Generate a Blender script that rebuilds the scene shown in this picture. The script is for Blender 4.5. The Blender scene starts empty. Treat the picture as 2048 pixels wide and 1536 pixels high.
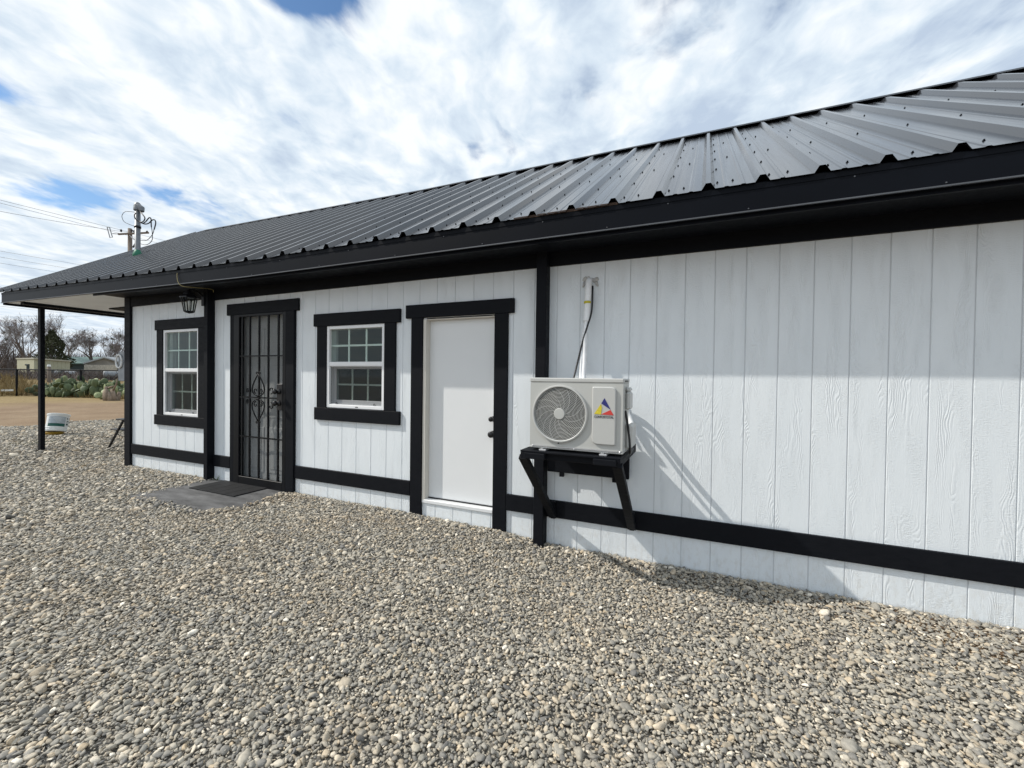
import bpy, math, random
import numpy as np
from mathutils import Vector, Matrix, noise

S = bpy.context.scene
COL = S.collection
random.seed(7)
R = math.radians

# ------------------------------------------------------------------ camera
CR = (0.9129634, 0.4078454, 0.0126460)
CU = (-0.0168544, 0.0067269, 0.9998353)
CF = (-0.4076932, 0.9130262, -0.0130154)
CP = (5.618, -3.494, 1.5)
FPX = 853.97
cd = bpy.data.cameras.new('camera')
cd.sensor_width = 36.0
cd.lens = 36.0 * FPX / 2048.0
cd.clip_start = 0.02
cd.clip_end = 6000
cam = bpy.data.objects.new('camera', cd)
COL.objects.link(cam)
cam.matrix_world = Matrix(((CR[0], CU[0], -CF[0], CP[0]), (CR[1], CU[1], -CF[1], CP[1]),
                           (CR[2], CU[2], -CF[2], CP[2]), (0, 0, 0, 1)))
S.camera = cam

# ------------------------------------------------------------------ light
SUN_TRAVEL = Vector((2.3, 1.0, -2.3)).normalized()
SUN_FROM = -SUN_TRAVEL
sl = bpy.data.lights.new('sun', 'SUN')
sl.energy = 3.6
sl.angle = R(0.6)
sl.color = (1.0, 0.95, 0.87)
so = bpy.data.objects.new('sun', sl)
COL.objects.link(so)
so.rotation_euler = SUN_TRAVEL.to_track_quat('-Z', 'Y').to_euler()

S.view_settings.view_transform = 'Standard'
S.view_settings.look = 'None'
S.view_settings.exposure = 0.09
S.view_settings.gamma = 1.0
S.view_settings.use_curve_mapping = False
S.cycles.max_bounces = 6
S.cycles.transparent_max_bounces = 12
S.cycles.sample_clamp_indirect = 6.0


class NT:
    """small helper to write shader node trees"""
    def __init__(self, tree):
        self.t = tree
        self.n = tree.nodes
        self.l = tree.links

    def add(self, kind, **kw):
        nd = self.n.new(kind)
        for k, v in kw.items():
            setattr(nd, k, v)
        return nd

    def put(self, sock, v):
        if isinstance(v, bpy.types.NodeSocket):
            self.l.new(v, sock)
        elif v is not None:
            sock.default_value = v

    def math(self, op, a, b=None, c=None, clamp=False):
        nd = self.add('ShaderNodeMath', operation=op, use_clamp=clamp)
        self.put(nd.inputs[0], a)
        if b is not None: self.put(nd.inputs[1], b)
        if c is not None: self.put(nd.inputs[2], c)
        return nd.outputs[0]

    def vmath(self, op, a, b=None):
        nd = self.add('ShaderNodeVectorMath', operation=op)
        self.put(nd.inputs[0], a)
        if b is not None: self.put(nd.inputs[1], b)
        return nd.outputs['Value'] if op in ('DOT_PRODUCT', 'LENGTH', 'DISTANCE') else nd.outputs[0]

    def noise(self, vec, scale, detail=4, rough=0.55, dist=0.0, w=None):
        nd = self.add('ShaderNodeTexNoise')
        if w is not None:
            nd.noise_dimensions = '4D'
            self.put(nd.inputs['W'], w)
        self.put(nd.inputs['Vector'], vec)
        nd.inputs['Scale'].default_value = scale
        nd.inputs['Detail'].default_value = detail
        nd.inputs['Roughness'].default_value = rough
        nd.inputs['Distortion'].default_value = dist
        return nd.outputs['Fac']

    def ramp(self, fac, stops, interp='LINEAR'):
        nd = self.add('ShaderNodeValToRGB')
        cr = nd.color_ramp
        cr.interpolation = interp
        while len(cr.elements) < len(stops): cr.elements.new(0.5)
        for e, (p, c) in zip(cr.elements, stops):
            e.position = p
            e.color = (c, c, c, 1) if isinstance(c, (int, float)) else (*c, 1)
        self.put(nd.inputs[0], fac)
        return nd.outputs[0]

    def mix(self, fac, a, b, blend='MIX'):
        nd = self.add('ShaderNodeMix', data_type='RGBA', blend_type=blend)
        self.put(nd.inputs[0], fac)
        for s, v in ((nd.inputs[6], a), (nd.inputs[7], b)):
            if isinstance(v, tuple): v = (*v[:3], 1)
            self.put(s, v)
        return nd.outputs[2]

    def scale3(self, vec, s):
        nd = self.add('ShaderNodeMapping')
        self.put(nd.inputs['Vector'], vec)
        nd.inputs['Scale'].default_value = s
        return nd.outputs[0]

    def comb(self, x, y, z=0.0):
        nd = self.add('ShaderNodeCombineXYZ')
        self.put(nd.inputs[0], x); self.put(nd.inputs[1], y); self.put(nd.inputs[2], z)
        return nd.outputs[0]


# ------------------------------------------------------------------ world: blue sky behind broken cloud
W = bpy.data.worlds.new('World')
S.world = W
W.use_nodes = True
W.node_tree.nodes.clear()
n = NT(W.node_tree)
sky = n.add('ShaderNodeTexSky', sky_type='NISHITA')
sky.sun_disc = False
sky.sun_elevation = math.asin(SUN_FROM.z)
sky.sun_rotation = math.atan2(SUN_FROM.x, SUN_FROM.y)
sky.air_density = 1.0
sky.dust_density = 0.6
tc = n.add('ShaderNodeTexCoord')
dirv = tc.outputs['Generated']
sx = n.add('ShaderNodeSeparateXYZ'); n.put(sx.inputs[0], dirv)
zz = n.math('MAXIMUM', sx.outputs[2], 0.0)
k = n.math('ADD', zz, 0.08)
# cloud deck seen in plan: u across the wind, v along it
u = n.math('DIVIDE', n.vmath('DOT_PRODUCT', dirv, (0.9131, 0.4077, 0)), k)
v = n.math('DIVIDE', n.vmath('DOT_PRODUCT', dirv, (-0.4077, 0.9131, 0)), k)
puv = n.comb(u, v)
warp = n.add('ShaderNodeTexNoise'); n.put(warp.inputs['Vector'], puv)
warp.inputs['Scale'].default_value = 1.3; warp.inputs['Detail'].default_value = 3
wv = n.vmath('SUBTRACT', warp.outputs['Color'], (0.5, 0.5, 0.5))
wsc = n.add('ShaderNodeVectorMath', operation='SCALE'); n.put(wsc.inputs[0], wv); wsc.inputs['Scale'].default_value = 0.30
pw = n.vmath('ADD', puv, wsc.outputs[0])
big = n.noise(n.scale3(pw, (1.5, 0.85, 1)), 1.7, 5, 0.5, 0.2)
mid = n.noise(n.scale3(pw, (4.4, 2.4, 1)), 1.5, 5, 0.55, 0.4)
fine = n.noise(n.scale3(pw, (8.0, 6.0, 1)), 2.0, 5, 0.55, 0.3)
dens = n.math('ADD', n.math('MULTIPLY', big, 0.58), n.math('ADD', n.math('MULTIPLY', mid, 0.30), n.math('MULTIPLY', fine, 0.12)))
dens = n.math('ADD', dens, 0.115)
# gaps in the deck
for (gu, gv, ru, rv, amt) in ((-0.50, 0.99, .12, .07, .30), (-1.86, 1.90, .34, .17, .22), (-1.45, 2.2, .16, .3, .12),
                              (0.21, 1.25, .05, .09, .06), (-0.15, 1.58, .06, .12, .09), (0.62, 1.06, .05, .2, .09),
                              (-1.55, 1.24, .08, .1, .12), (-3.4, 1.2, .9, .6, .12), (1.2, -1.2, .5, .6, .14), (-.8, -1.6, .5, .4, .14)):
    du = n.math('DIVIDE', n.math('SUBTRACT', u, gu), ru)
    dv = n.math('DIVIDE', n.math('SUBTRACT', v, gv), rv)
    d2 = n.math('ADD', n.math('MULTIPLY', du, du), n.math('MULTIPLY', dv, dv))
    g = n.math('MULTIPLY', n.math('POWER', 2.718, n.math('MULTIPLY', d2, -1.0)), amt)
    dens = n.math('SUBTRACT', dens, g)
mask = n.ramp(dens, [(0.395, 0.0), (0.55, 1.0)], 'EASE')
shade = n.noise(n.scale3(pw, (2.5, 1.5, 1)), 1.6, 5, 0.52, 0.3)
shade2 = n.noise(n.scale3(pw, (6.0, 4.4, 1)), 1.7, 5, 0.55, 0.3)
sh = n.math('ADD', n.math('MULTIPLY', shade, 0.66), n.math('MULTIPLY', shade2, 0.34))
# the deck is brighter round the sun
sund = n.vmath('DOT_PRODUCT', dirv, tuple(SUN_FROM))
sh = n.math('ADD', sh, n.math('MULTIPLY', sund, 0.085))
ccol = n.ramp(sh, [(0.38, (5.0, 6.0, 7.4)), (0.50, (6.8, 7.8, 8.8)), (0.62, (9.3, 9.7, 10.0))])
skyc = n.mix(1.0, sky.outputs[0], (0.85, 1.10, 1.28), 'MULTIPLY')
# near the horizon everything pales
hz = n.math('POWER', n.math('SUBTRACT', 1.0, n.math('MINIMUM', zz, 1.0)), 9.0)
wc = n.mix(mask, skyc, ccol)
wc = n.mix(n.math('MULTIPLY', hz, 0.75), wc, (7.4, 8.3, 9.2))
below = n.math('LESS_THAN', sx.outputs[2], -0.005)
wc = n.mix(below, wc, (1.7, 1.5, 1.3))
bg = n.add('ShaderNodeBackground'); n.put(bg.inputs[0], wc)
bg.inputs[1].default_value = 0.10
wo = n.add('ShaderNodeOutputWorld'); n.l.new(bg.outputs[0], wo.inputs[0])


# ------------------------------------------------------------------ helpers
def at(px, py, depth):
    """world point on the sight line of photo position (px, py), depth metres in front of the camera plane"""
    a = (px - 1024) / FPX
    b = (768 - py) / FPX
    return Vector([CP[i] + depth * (CF[i] + a * CR[i] + b * CU[i]) for i in range(3)])


class MB:
    def __init__(self):
        self.v = []; self.f = []

    def add(self, vs, fs):
        o = len(self.v)
        self.v += [tuple(q) for q in vs]
        self.f += [tuple(i + o for i in q) for q in fs]
        return self

    def box(self, x0, x1, y0, y1, z0, z1, bev=0.0):
        if bev <= 0:
            vs = [(x, y, z) for z in (z0, z1) for y in (y0, y1) for x in (x0, x1)]
            fs = [(0, 2, 3, 1), (4, 5, 7, 6), (0, 1, 5, 4), (2, 6, 7, 3), (0, 4, 6, 2), (1, 3, 7, 5)]
            return self.add(vs, fs)
        b = min(bev, (x1 - x0) * .45, (y1 - y0) * .45, (z1 - z0) * .45)
        X = (x0, x1); Y = (y0, y1); Z = (z0, z1)
        vs = []; idx = {}
        for i in (0, 1):
            for j in (0, 1):
                for m in (0, 1):
                    sx, sy, sz = (1 - 2 * i), (1 - 2 * j), (1 - 2 * m)
                    for a in range(3):
                        q = [X[i] + sx * b, Y[j] + sy * b, Z[m] + sz * b]
                        q[a] = (X[i], Y[j], Z[m])[a]
                        idx[(i, j, m, a)] = len(vs); vs.append(tuple(q))
        fs = []
        for i in (0, 1):
            q = [idx[(i, 0, 0, 0)], idx[(i, 1, 0, 0)], idx[(i, 1, 1, 0)], idx[(i, 0, 1, 0)]]
            fs.append(q if i else q[::-1])
            q = [idx[(0, i, 0, 1)], idx[(1, i, 0, 1)], idx[(1, i, 1, 1)], idx[(0, i, 1, 1)]]
            fs.append(q[::-1] if i else q)
            q = [idx[(0, 0, i, 2)], idx[(1, 0, i, 2)], idx[(1, 1, i, 2)], idx[(0, 1, i, 2)]]
            fs.append(q if i else q[::-1])
        for i in (0, 1):
            for j in (0, 1):
                q = [idx[(i, j, 0, 0)], idx[(i, j, 1, 0)], idx[(i, j, 1, 1)], idx[(i, j, 0, 1)]]
                fs.append(q if (i + j) % 2 else q[::-1])
                q = [idx[(i, 0, j, 0)], idx[(i, 1, j, 0)], idx[(i, 1, j, 2)], idx[(i, 0, j, 2)]]
                fs.append(q[::-1] if (i + j) % 2 else q)
                q = [idx[(0, i, j, 1)], idx[(1, i, j, 1)], idx[(1, i, j, 2)], idx[(0, i, j, 2)]]
                fs.append(q if (i + j) % 2 else q[::-1])
        for i in (0, 1):
            for j in (0, 1):
                for m in (0, 1):
                    q = [idx[(i, j, m, a)] for a in range(3)]
                    fs.append(q if (i + j + m) % 2 else q[::-1])
        return self.add(vs, fs)

    def tube(self, pts, r, seg=8, cap=True):
        pts = [Vector(q) for q in pts]
        rs = r if isinstance(r, (list, tuple)) else [r] * len(pts)
        vs = []; prev = None
        for i, q in enumerate(pts):
            t = (pts[min(i + 1, len(pts) - 1)] - pts[max(i - 1, 0)])
            t = t.normalized() if t.length > 1e-9 else Vector((0, 0, 1))
            if prev is None:
                a = t.orthogonal().normalized()
            else:
                a = (prev - t * prev.dot(t))
                a = a.normalized() if a.length > 1e-6 else t.orthogonal().normalized()
            prev = a
            b = t.cross(a)
            for s in range(seg):
                an = 2 * math.pi * s / seg
                vs.append(q + (a * math.cos(an) + b * math.sin(an)) * rs[i])
        fs = []
        for i in range(len(pts) - 1):
            for s in range(seg):
                s2 = (s + 1) % seg
                fs.append((i * seg + s, i * seg + s2, (i + 1) * seg + s2, (i + 1) * seg + s))
        if cap:
            fs.append(tuple(range(seg))[::-1])
            fs.append(tuple((len(pts) - 1) * seg + s for s in range(seg)))
        return self.add(vs, fs)

    def bar(self, a, b, w, h, up=(0, 0, 1)):
        """rectangular bar from a to b"""
        a = Vector(a); b = Vector(b); t = (b - a).normalized()
        s = t.cross(Vector(up))
        s = s.normalized() if s.length > 1e-6 else t.orthogonal().normalized()
        q = s.cross(t)
        vs = [c + s * (i * w / 2) + q * (j * h / 2) for c in (a, b) for i, j in ((-1, -1), (1, -1), (1, 1), (-1, 1))]
        fs = [(3, 2, 1, 0), (4, 5, 6, 7), (0, 1, 5, 4), (1, 2, 6, 5), (2, 3, 7, 6), (3, 0, 4, 7)]
        return self.add(vs, fs)

    def lathe(self, prof, c, axis='z', seg=32):
        """prof: list of (radius, height) round axis through c; axis 'y' turns height to -y"""
        vs = []
        for (r, h) in prof:
            for s in range(seg):
                an = 2 * math.pi * s / seg
                if axis == 'z': vs.append((c[0] + r * math.cos(an), c[1] + r * math.sin(an), c[2] + h))
                else: vs.append((c[0] + r * math.cos(an), c[1] - h, c[2] + r * math.sin(an)))
        fs = []
        for i in range(len(prof) - 1):
            for s in range(seg):
                s2 = (s + 1) % seg
                fs.append((i * seg + s, i * seg + s2, (i + 1) * seg + s2, (i + 1) * seg + s))
        fs.append(tuple(range(seg))[::-1]); fs.append(tuple((len(prof) - 1) * seg + s for s in range(seg)))
        return self.add(vs, fs)

    def prism(self, poly, lo, hi, axis='y'):
        """poly (a,b) extruded between lo and hi on axis; axis y: (x,z); x: (y,z); z: (x,y)"""
        m = len(poly)
        mk = {'y': lambda a, b, h: (a, h, b), 'x': lambda a, b, h: (h, a, b), 'z': lambda a, b, h: (a, b, h)}[axis]
        vs = [mk(a, b, lo) for a, b in poly] + [mk(a, b, hi) for a, b in poly]
        fs = [tuple(range(m))[::-1], tuple(range(m, 2 * m))] + [(i, (i + 1) % m, (i + 1) % m + m, i + m) for i in range(m)]
        return self.add(vs, fs)

    def mesh(self, name, mat, smooth=False):
        me = bpy.data.meshes.new(name)
        me.from_pydata(self.v, [], self.f)
        if smooth is True:
            me.polygons.foreach_set('use_smooth', [True] * len(me.polygons))
        me.materials.append(mat)
        me.update()
        import bmesh
        bm = bmesh.new(); bm.from_mesh(me)
        bmesh.ops.recalc_face_normals(bm, faces=bm.faces)
        bm.to_mesh(me); bm.free()
        if smooth == 'auto':
            me.polygons.foreach_set('use_smooth', [True] * len(me.polygons))
            me.set_sharp_from_angle(angle=R(35))
        return me

    def obj(self, name, mat, parent=None, smooth=False):
        o = bpy.data.objects.new(name, self.mesh(name, mat, smooth))
        COL.objects.link(o)
        if parent is not None: o.parent = parent
        return o


def tag(o, label=None, cat=None, group=None, kind=None):
    if label: o['label'] = label
    if cat: o['category'] = cat
    if group: o['group'] = group
    if kind: o['kind'] = kind
    return o


def empty(name, loc=(0, 0, 0)):
    o = bpy.data.objects.new(name, None)
    o.empty_display_size = 0.2
    o.location = loc
    COL.objects.link(o)
    return o


def copy_part(src, parent, loc=None, name=None):
    o = src.copy(); COL.objects.link(o); o.parent = parent
    if loc is not None: o.location = loc
    return o


def mat(name, col, rough=0.6, metal=0.0, spec=0.5, var=0.0, vscale=3.0, bump=0.0, bscale=40.0, stretch=(1, 1, 1), coat=0.0):
    m = bpy.data.materials.new(name); m.use_nodes = True
    t = NT(m.node_tree); b = t.n['Principled BSDF']
    b.inputs['Roughness'].default_value = rough
    b.inputs['Metallic'].default_value = metal
    b.inputs['Specular IOR Level'].default_value = spec
    b.inputs['Coat Weight'].default_value = coat
    tcn = t.add('ShaderNodeTexCoord')
    pos = tcn.outputs['Object']
    if var > 0:
        f = t.noise(t.scale3(pos, stretch), vscale, 5, 0.6)
        c = t.ramp(f, [(0.25, tuple(max(0, x * (1 - var)) for x in col)), (0.75, tuple(min(1, x * (1 + var)) for x in col))])
        t.put(b.inputs['Base Color'], c)
    else:
        b.inputs['Base Color'].default_value = (*col, 1)
    if bump > 0:
        f = t.noise(t.scale3(pos, stretch), bscale, 5, 0.6)
        bn = t.add('ShaderNodeBump'); bn.inputs['Strength'].default_value = bump; bn.inputs['Distance'].default_value = 0.004
        t.put(bn.inputs['Height'], f); t.put(b.inputs['Normal'], bn.outputs[0])
    return m


# ------------------------------------------------------------------ materials
def siding_material():
    m = bpy.data.materials.new('white_siding'); m.use_nodes = True
    t = NT(m.node_tree); b = t.n['Principled BSDF']
    b.inputs['Roughness'].default_value = 0.42
    b.inputs['Specular IOR Level'].default_value = 0.45
    tcn = t.add('ShaderNodeTexCoord'); oi = t.add('ShaderNodeObjectInfo')
    pos = tcn.outputs['Object']
    w = t.math('MULTIPLY', oi.outputs['Random'], 37.0)
    wob = t.noise(t.scale3(pos, (6, 6, 1.6)), 1.0, 3, 0.5, 0.0, w)
    sp = t.add('ShaderNodeSeparateXYZ'); t.put(sp.inputs[0], pos)
    # cathedral grain: rings bent by a slow wobble
    ring = t.math('ADD', t.math('MULTIPLY', sp.outputs[0], 34.0), t.math('MULTIPLY', wob, 17.0))
    saw = t.math('FRACT', t.math('MULTIPLY', ring, 1.5))
    line = t.ramp(saw, [(0.0, 0.0), (0.42, 1.0), (0.58, 0.9), (1.0, 0.0)])
    where = t.ramp(t.noise(t.scale3(pos, (14, 14, 1.3)), 1.0, 2, 0.5, 0.0, w), [(0.50, 0.0), (0.62, 1.0)])
    # short cross ticks from the rough saw
    tick = t.noise(t.scale3(pos, (55, 55, 260)), 1.0, 3, 0.6, 0.4, w)
    twhere = t.ramp(t.noise(t.scale3(pos, (16, 16, 3.0)), 1.0, 2, 0.5, 0.0, t.math('ADD', w, 5.0)), [(0.42, 0.15), (0.62, 1.0)])
    long = t.noise(t.scale3(pos, (240, 240, 9)), 1.0, 4, 0.6, 0.3, w)
    h = t.math('ADD', t.math('MULTIPLY', t.math('MULTIPLY', t.math('SUBTRACT', line, 0.45), where), 0.8),
               t.math('ADD', t.math('MULTIPLY', t.math('MULTIPLY', t.math('SUBTRACT', tick, 0.5), twhere), 1.9), t.math('MULTIPLY', long, 0.35)))
    bn = t.add('ShaderNodeBump'); bn.inputs['Strength'].default_value = 0.72; bn.inputs['Distance'].default_value = 0.0028
    t.put(bn.inputs['Height'], h); t.put(b.inputs['Normal'], bn.outputs[0])
    stain = t.noise(t.scale3(pos, (2.0, 2, 0.7)), 1.5, 4, 0.6, 0.0, w)
    c = t.ramp(stain, [(0.3, (0.735, 0.78, 0.812)), (0.65, (0.77, 0.81, 0.838))])
    # splash dirt low down on the boards
    geo = t.add('ShaderNodeNewGeometry'); gs = t.add('ShaderNodeSeparateXYZ'); t.put(gs.inputs[0], geo.outputs['Position'])
    spl = t.noise(t.scale3(geo.outputs['Position'], (9, 9, 5)), 3.0, 5, 0.65)
    low = t.ramp(gs.outputs[2], [(0.05, 1.0), (0.42, 0.0)])
    dirt = t.math('MULTIPLY', low, t.ramp(spl, [(0.48, 0.0), (0.75, 0.6)]))
    c = t.mix(dirt, c, (0.52, 0.49, 0.43))
    t.put(b.inputs['Base Color'], c)
    return m


def black_paint_material():
    m = bpy.data.materials.new('black_paint'); m.use_nodes = True
    t = NT(m.node_tree); b = t.n['Principled BSDF']
    b.inputs['Specular IOR Level'].default_value = 0.13
    tcn = t.add('ShaderNodeTexCoord'); pos = tcn.outputs['Object']
    f = t.noise(t.scale3(pos, (3, 3, 14)), 4.0, 5, 0.65)
    t.put(b.inputs['Base Color'], t.ramp(f, [(0.3, (0.0035, 0.0045, 0.007)), (0.7, (0.0065, 0.0075, 0.0105)), (0.80, (0.022, 0.023, 0.025))]))
    t.put(b.inputs['Roughness'], t.ramp(f, [(0.3, 0.5), (0.8, 0.75)]))
    g = t.noise(t.scale3(pos, (60, 60, 300)), 1.0, 4, 0.6)
    bn = t.add('ShaderNodeBump'); bn.inputs['Strength'].default_value = 0.35; bn.inputs['Distance'].default_value = 0.002
    t.put(bn.inputs['Height'], g); t.put(b.inputs['Normal'], bn.outputs[0])
    return m


def roof_material():
    m = bpy.data.materials.new('charcoal_steel'); m.use_nodes = True
    t = NT(m.node_tree); b = t.n['Principled BSDF']
    tcn = t.add('ShaderNodeTexCoord'); pos = tcn.outputs['Object']
    f = t.noise(t.scale3(pos, (1.5, 0.7, 0.7)), 2.0, 5, 0.6)
    f2 = t.noise(t.scale3(pos, (26, 1.2, 1.2)), 1.0, 4, 0.6)
    t.put(b.inputs['Base Color'], t.mix(t.math('MULTIPLY', f2, 0.5), t.ramp(f, [(0.3, (0.018, 0.021, 0.028)), (0.7, (0.024, 0.027, 0.034))]), (0.045, 0.045, 0.045)))
    t.put(b.inputs['Roughness'], t.ramp(f2, [(0.3, 0.15), (0.7, 0.23)]))
    b.inputs['Specular IOR Level'].default_value = 0.55
    b.inputs['IOR'].default_value = 1.75
    bn = t.add('ShaderNodeBump'); bn.inputs['Strength'].default_value = 0.04; bn.inputs['Distance'].default_value = 0.02
    t.put(bn.inputs['Height'], t.noise(t.scale3(pos, (3, 1.6, 1.6)), 2.0, 2, 0.5)); t.put(b.inputs['Normal'], bn.outputs[0])
    return m


def stone_material():
    m = bpy.data.materials.new('pebble_stone'); m.use_nodes = True
    t = NT(m.node_tree); b = t.n['Principled BSDF']
    oi = t.add('ShaderNodeObjectInfo'); tcn = t.add('ShaderNodeTexCoord')
    rnd = oi.outputs['Random']
    base = t.ramp(rnd, [(0.0, (0.12, 0.123, 0.128)), (0.10, (0.19, 0.19, 0.188)), (0.24, (0.245, 0.242, 0.228)), (0.40, (0.30, 0.288, 0.26)),
                        (0.54, (0.225, 0.225, 0.218)), (0.66, (0.36, 0.345, 0.31)), (0.78, (0.285, 0.255, 0.21)), (0.87, (0.46, 0.44, 0.40)),
                        (0.95, (0.36, 0.305, 0.23)), (1.0, (0.68, 0.665, 0.63))])
    f = t.noise(tcn.outputs['Object'], 1.6, 5, 0.65, 0.5, t.math('MULTIPLY', rnd, 50))
    c = t.mix(1.0, base, t.ramp(f, [(0.3, (0.92, 0.88, 0.82)), (0.7, (1.62, 1.53, 1.37))]), 'MULTIPLY')
    geo = t.add('ShaderNodeNewGeometry')
    patch = t.noise(geo.outputs['Position'], 1.1, 4, 0.6)
    c = t.mix(t.ramp(patch, [(0.52, 0.0), (0.72, 0.35)]), c, t.mix(1.0, c, (1.0, 0.84, 0.66), 'MULTIPLY'))
    t.put(b.inputs['Base Color'], c)
    b.inputs['Roughness'].default_value = 0.72
    b.inputs['Specular IOR Level'].default_value = 0.35
    return m


def gravel_bed_material():
    m = bpy.data.materials.new('gravel_bed'); m.use_nodes = True
    t = NT(m.node_tree); b = t.n['Principled BSDF']
    geo = t.add('ShaderNodeNewGeometry'); pos = geo.outputs['Position']
    vo = t.add('ShaderNodeTexVoronoi', feature='F1'); vo.inputs['Scale'].default_value = 34.0
    t.put(vo.inputs['Vector'], pos)
    sp = t.add('ShaderNodeSeparateColor'); t.put(sp.inputs[0], vo.outputs['Color'])
    c = t.ramp(sp.outputs[0], [(0.0, (0.20, 0.19, 0.17)), (0.3, (0.25, 0.235, 0.21)), (0.6, (0.27, 0.25, 0.215)), (0.85, (0.36, 0.33, 0.275)), (1.0, (0.48, 0.45, 0.40))])
    dk = t.ramp(vo.outputs['Distance'], [(0.25, 1.0), (0.8, 0.6)])
    t.put(b.inputs['Base Color'], t.mix(1.0, c, dk, 'MULTIPLY'))
    b.inputs['Roughness'].default_value = 0.85
    bn = t.add('ShaderNodeBump'); bn.inputs['Strength'].default_value = 1.0; bn.inputs['Distance'].default_value = 0.02
    t.put(bn.inputs['Height'], t.math('SUBTRACT', 1.0, vo.outputs['Distance'])); t.put(b.inputs['Normal'], bn.outputs[0])
    return m


def dirt_material():
    m = bpy.data.materials.new('dry_dirt'); m.use_nodes = True
    t = NT(m.node_tree); b = t.n['Principled BSDF']
    geo = t.add('ShaderNodeNewGeometry'); pos = geo.outputs['Position']
    f = t.noise(pos, 0.5, 6, 0.65); f2 = t.noise(pos, 6.0, 5, 0.7)
    c = t.ramp(f, [(0.3, (0.185, 0.127, 0.080)), (0.5, (0.235, 0.168, 0.108)), (0.7, (0.285, 0.213, 0.140))])
    c = t.mix(t.ramp(f2, [(0.5, 0.0), (0.75, 0.55)]), c, (0.155, 0.105, 0.062))
    # straw-coloured dry grass farther out, past the bare yard
    sp = t.add('ShaderNodeSeparateXYZ'); t.put(sp.inputs[0], pos)
    far = t.ramp(t.math('ADD', t.math('DIVIDE', sp.outputs[0], -60.0), t.math('MULTIPLY', t.math('SUBTRACT', f, 0.5), 0.16)), [(0.33, 0.0), (0.39, 1.0)])
    c = t.mix(t.math('MULTIPLY', far, 0.8), c, t.ramp(f2, [(0.3, (0.17, 0.125, 0.055)), (0.7, (0.33, 0.25, 0.12))]))
    t.put(b.inputs['Base Color'], c)
    b.inputs['Roughness'].default_value = 0.95
    b.inputs['Specular IOR Level'].default_value = 0.15
    bn = t.add('ShaderNodeBump'); bn.inputs['Strength'].default_value = 0.8; bn.inputs['Distance'].default_value = 0.03
    t.put(bn.inputs['Height'], t.noise(pos, 9.0, 6, 0.7)); t.put(b.inputs['Normal'], bn.outputs[0])
    return m


def glass_material(name, tint, refl=1.0):
    m = bpy.data.materials.new(name); m.use_nodes = True
    t = NT(m.node_tree); t.n.clear()
    tr = t.add('ShaderNodeBsdfTransparent'); tr.inputs[0].default_value = (*tint, 1)
    gl = t.add('ShaderNodeBsdfGlossy'); gl.inputs['Roughness'].default_value = 0.015; gl.inputs[0].default_value = (0.92, 1.0, 0.97, 1)
    fr = t.add('ShaderNodeFresnel'); fr.inputs[0].default_value = 1.55
    mx = t.add('ShaderNodeMixShader')
    gg = t.add('ShaderNodeNewGeometry')
    front = t.math('SUBTRACT', 1.0, gg.outputs['Backfacing'])
    t.put(mx.inputs[0], t.math('MULTIPLY', t.math('MULTIPLY', fr.outputs[0], front), 0.85 * refl, clamp=True))
    t.l.new(tr.outputs[0], mx.inputs[1]); t.l.new(gl.outputs[0], mx.inputs[2])
    o = t.add('ShaderNodeOutputMaterial'); t.l.new(mx.outputs[0], o.inputs[0])
    return m


def mesh_screen_material(name, col, open_frac, cell=None):
    """woven screen: see-through by the share of open area"""
    m = bpy.data.materials.new(name); m.use_nodes = True
    t = NT(m.node_tree); t.n.clear()
    tr = t.add('ShaderNodeBsdfTransparent')
    df = t.add('ShaderNodeBsdfDiffuse'); df.inputs[0].default_value = (*col, 1)
    mx = t.add('ShaderNodeMixShader'); mx.inputs[0].default_value = 1 - open_frac
    t.l.new(tr.outputs[0], mx.inputs[1]); t.l.new(df.outputs[0], mx.inputs[2])
    o = t.add('ShaderNodeOutputMaterial'); t.l.new(mx.outputs[0], o.inputs[0])
    return m


M = {}
M['siding'] = siding_material()
M['black'] = black_paint_material()
M['roof'] = roof_material()
M['stone'] = stone_material()
M['bed'] = gravel_bed_material()
M['dirt'] = dirt_material()
M['trim_metal'] = mat('black_trim_metal', (0.0035, 0.0045, 0.0075), 0.42, 0.0, 0.09, 0.25, 2.0)
M['drip'] = mat('drip_edge', (0.09, 0.095, 0.105), 0.38, 0.3, 0.6, 0.2, 3.0)
M['backing'] = mat('wall_backing', (0.62, 0.64, 0.66), 0.8)
M['soffit_white'] = mat('porch_ceiling', (0.82, 0.84, 0.86), 0.7, 0, 0.3, 0.05, 2.0)
M['vinyl'] = mat('white_vinyl', (0.82, 0.83, 0.84), 0.35, 0, 0.5, 0.03, 3)
M['vinyl_grey'] = mat('window_track', (0.42, 0.43, 0.44), 0.5)
M['muntin'] = mat('muntin_bar', (0.84, 0.86, 0.84), 0.5)
M['door_white'] = mat('door_paint', (0.74, 0.755, 0.765), 0.38, 0, 0.5, 0.025, 1.4)
M['jamb'] = mat('jamb_primer', (0.66, 0.63, 0.57), 0.6, 0, 0.4, 0.05, 3)
M['door_grey'] = mat('inner_door', (0.62, 0.64, 0.635), 0.5, 0, 0.4, 0.04, 2)
M['iron'] = mat('wrought_iron', (0.004, 0.0045, 0.006), 0.42, 0.0, 0.2, 0.3, 6)
M['hardware'] = mat('black_hardware', (0.012, 0.012, 0.014), 0.28, 0.2, 0.5)
M['screen'] = mesh_screen_material('insect_screen', (0.05, 0.055, 0.06), 0.76)
M['perf'] = mesh_screen_material('security_mesh', (0.05, 0.053, 0.056), 0.78)
M['glass'] = glass_material('window_glass', (0.84, 0.885, 0.865))
M['lantern_glass'] = glass_material('lantern_glass', (0.9, 0.92, 0.9), 0.5)
M['room'] = mat('room_paint', (0.20, 0.23, 0.215), 0.9)
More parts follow.
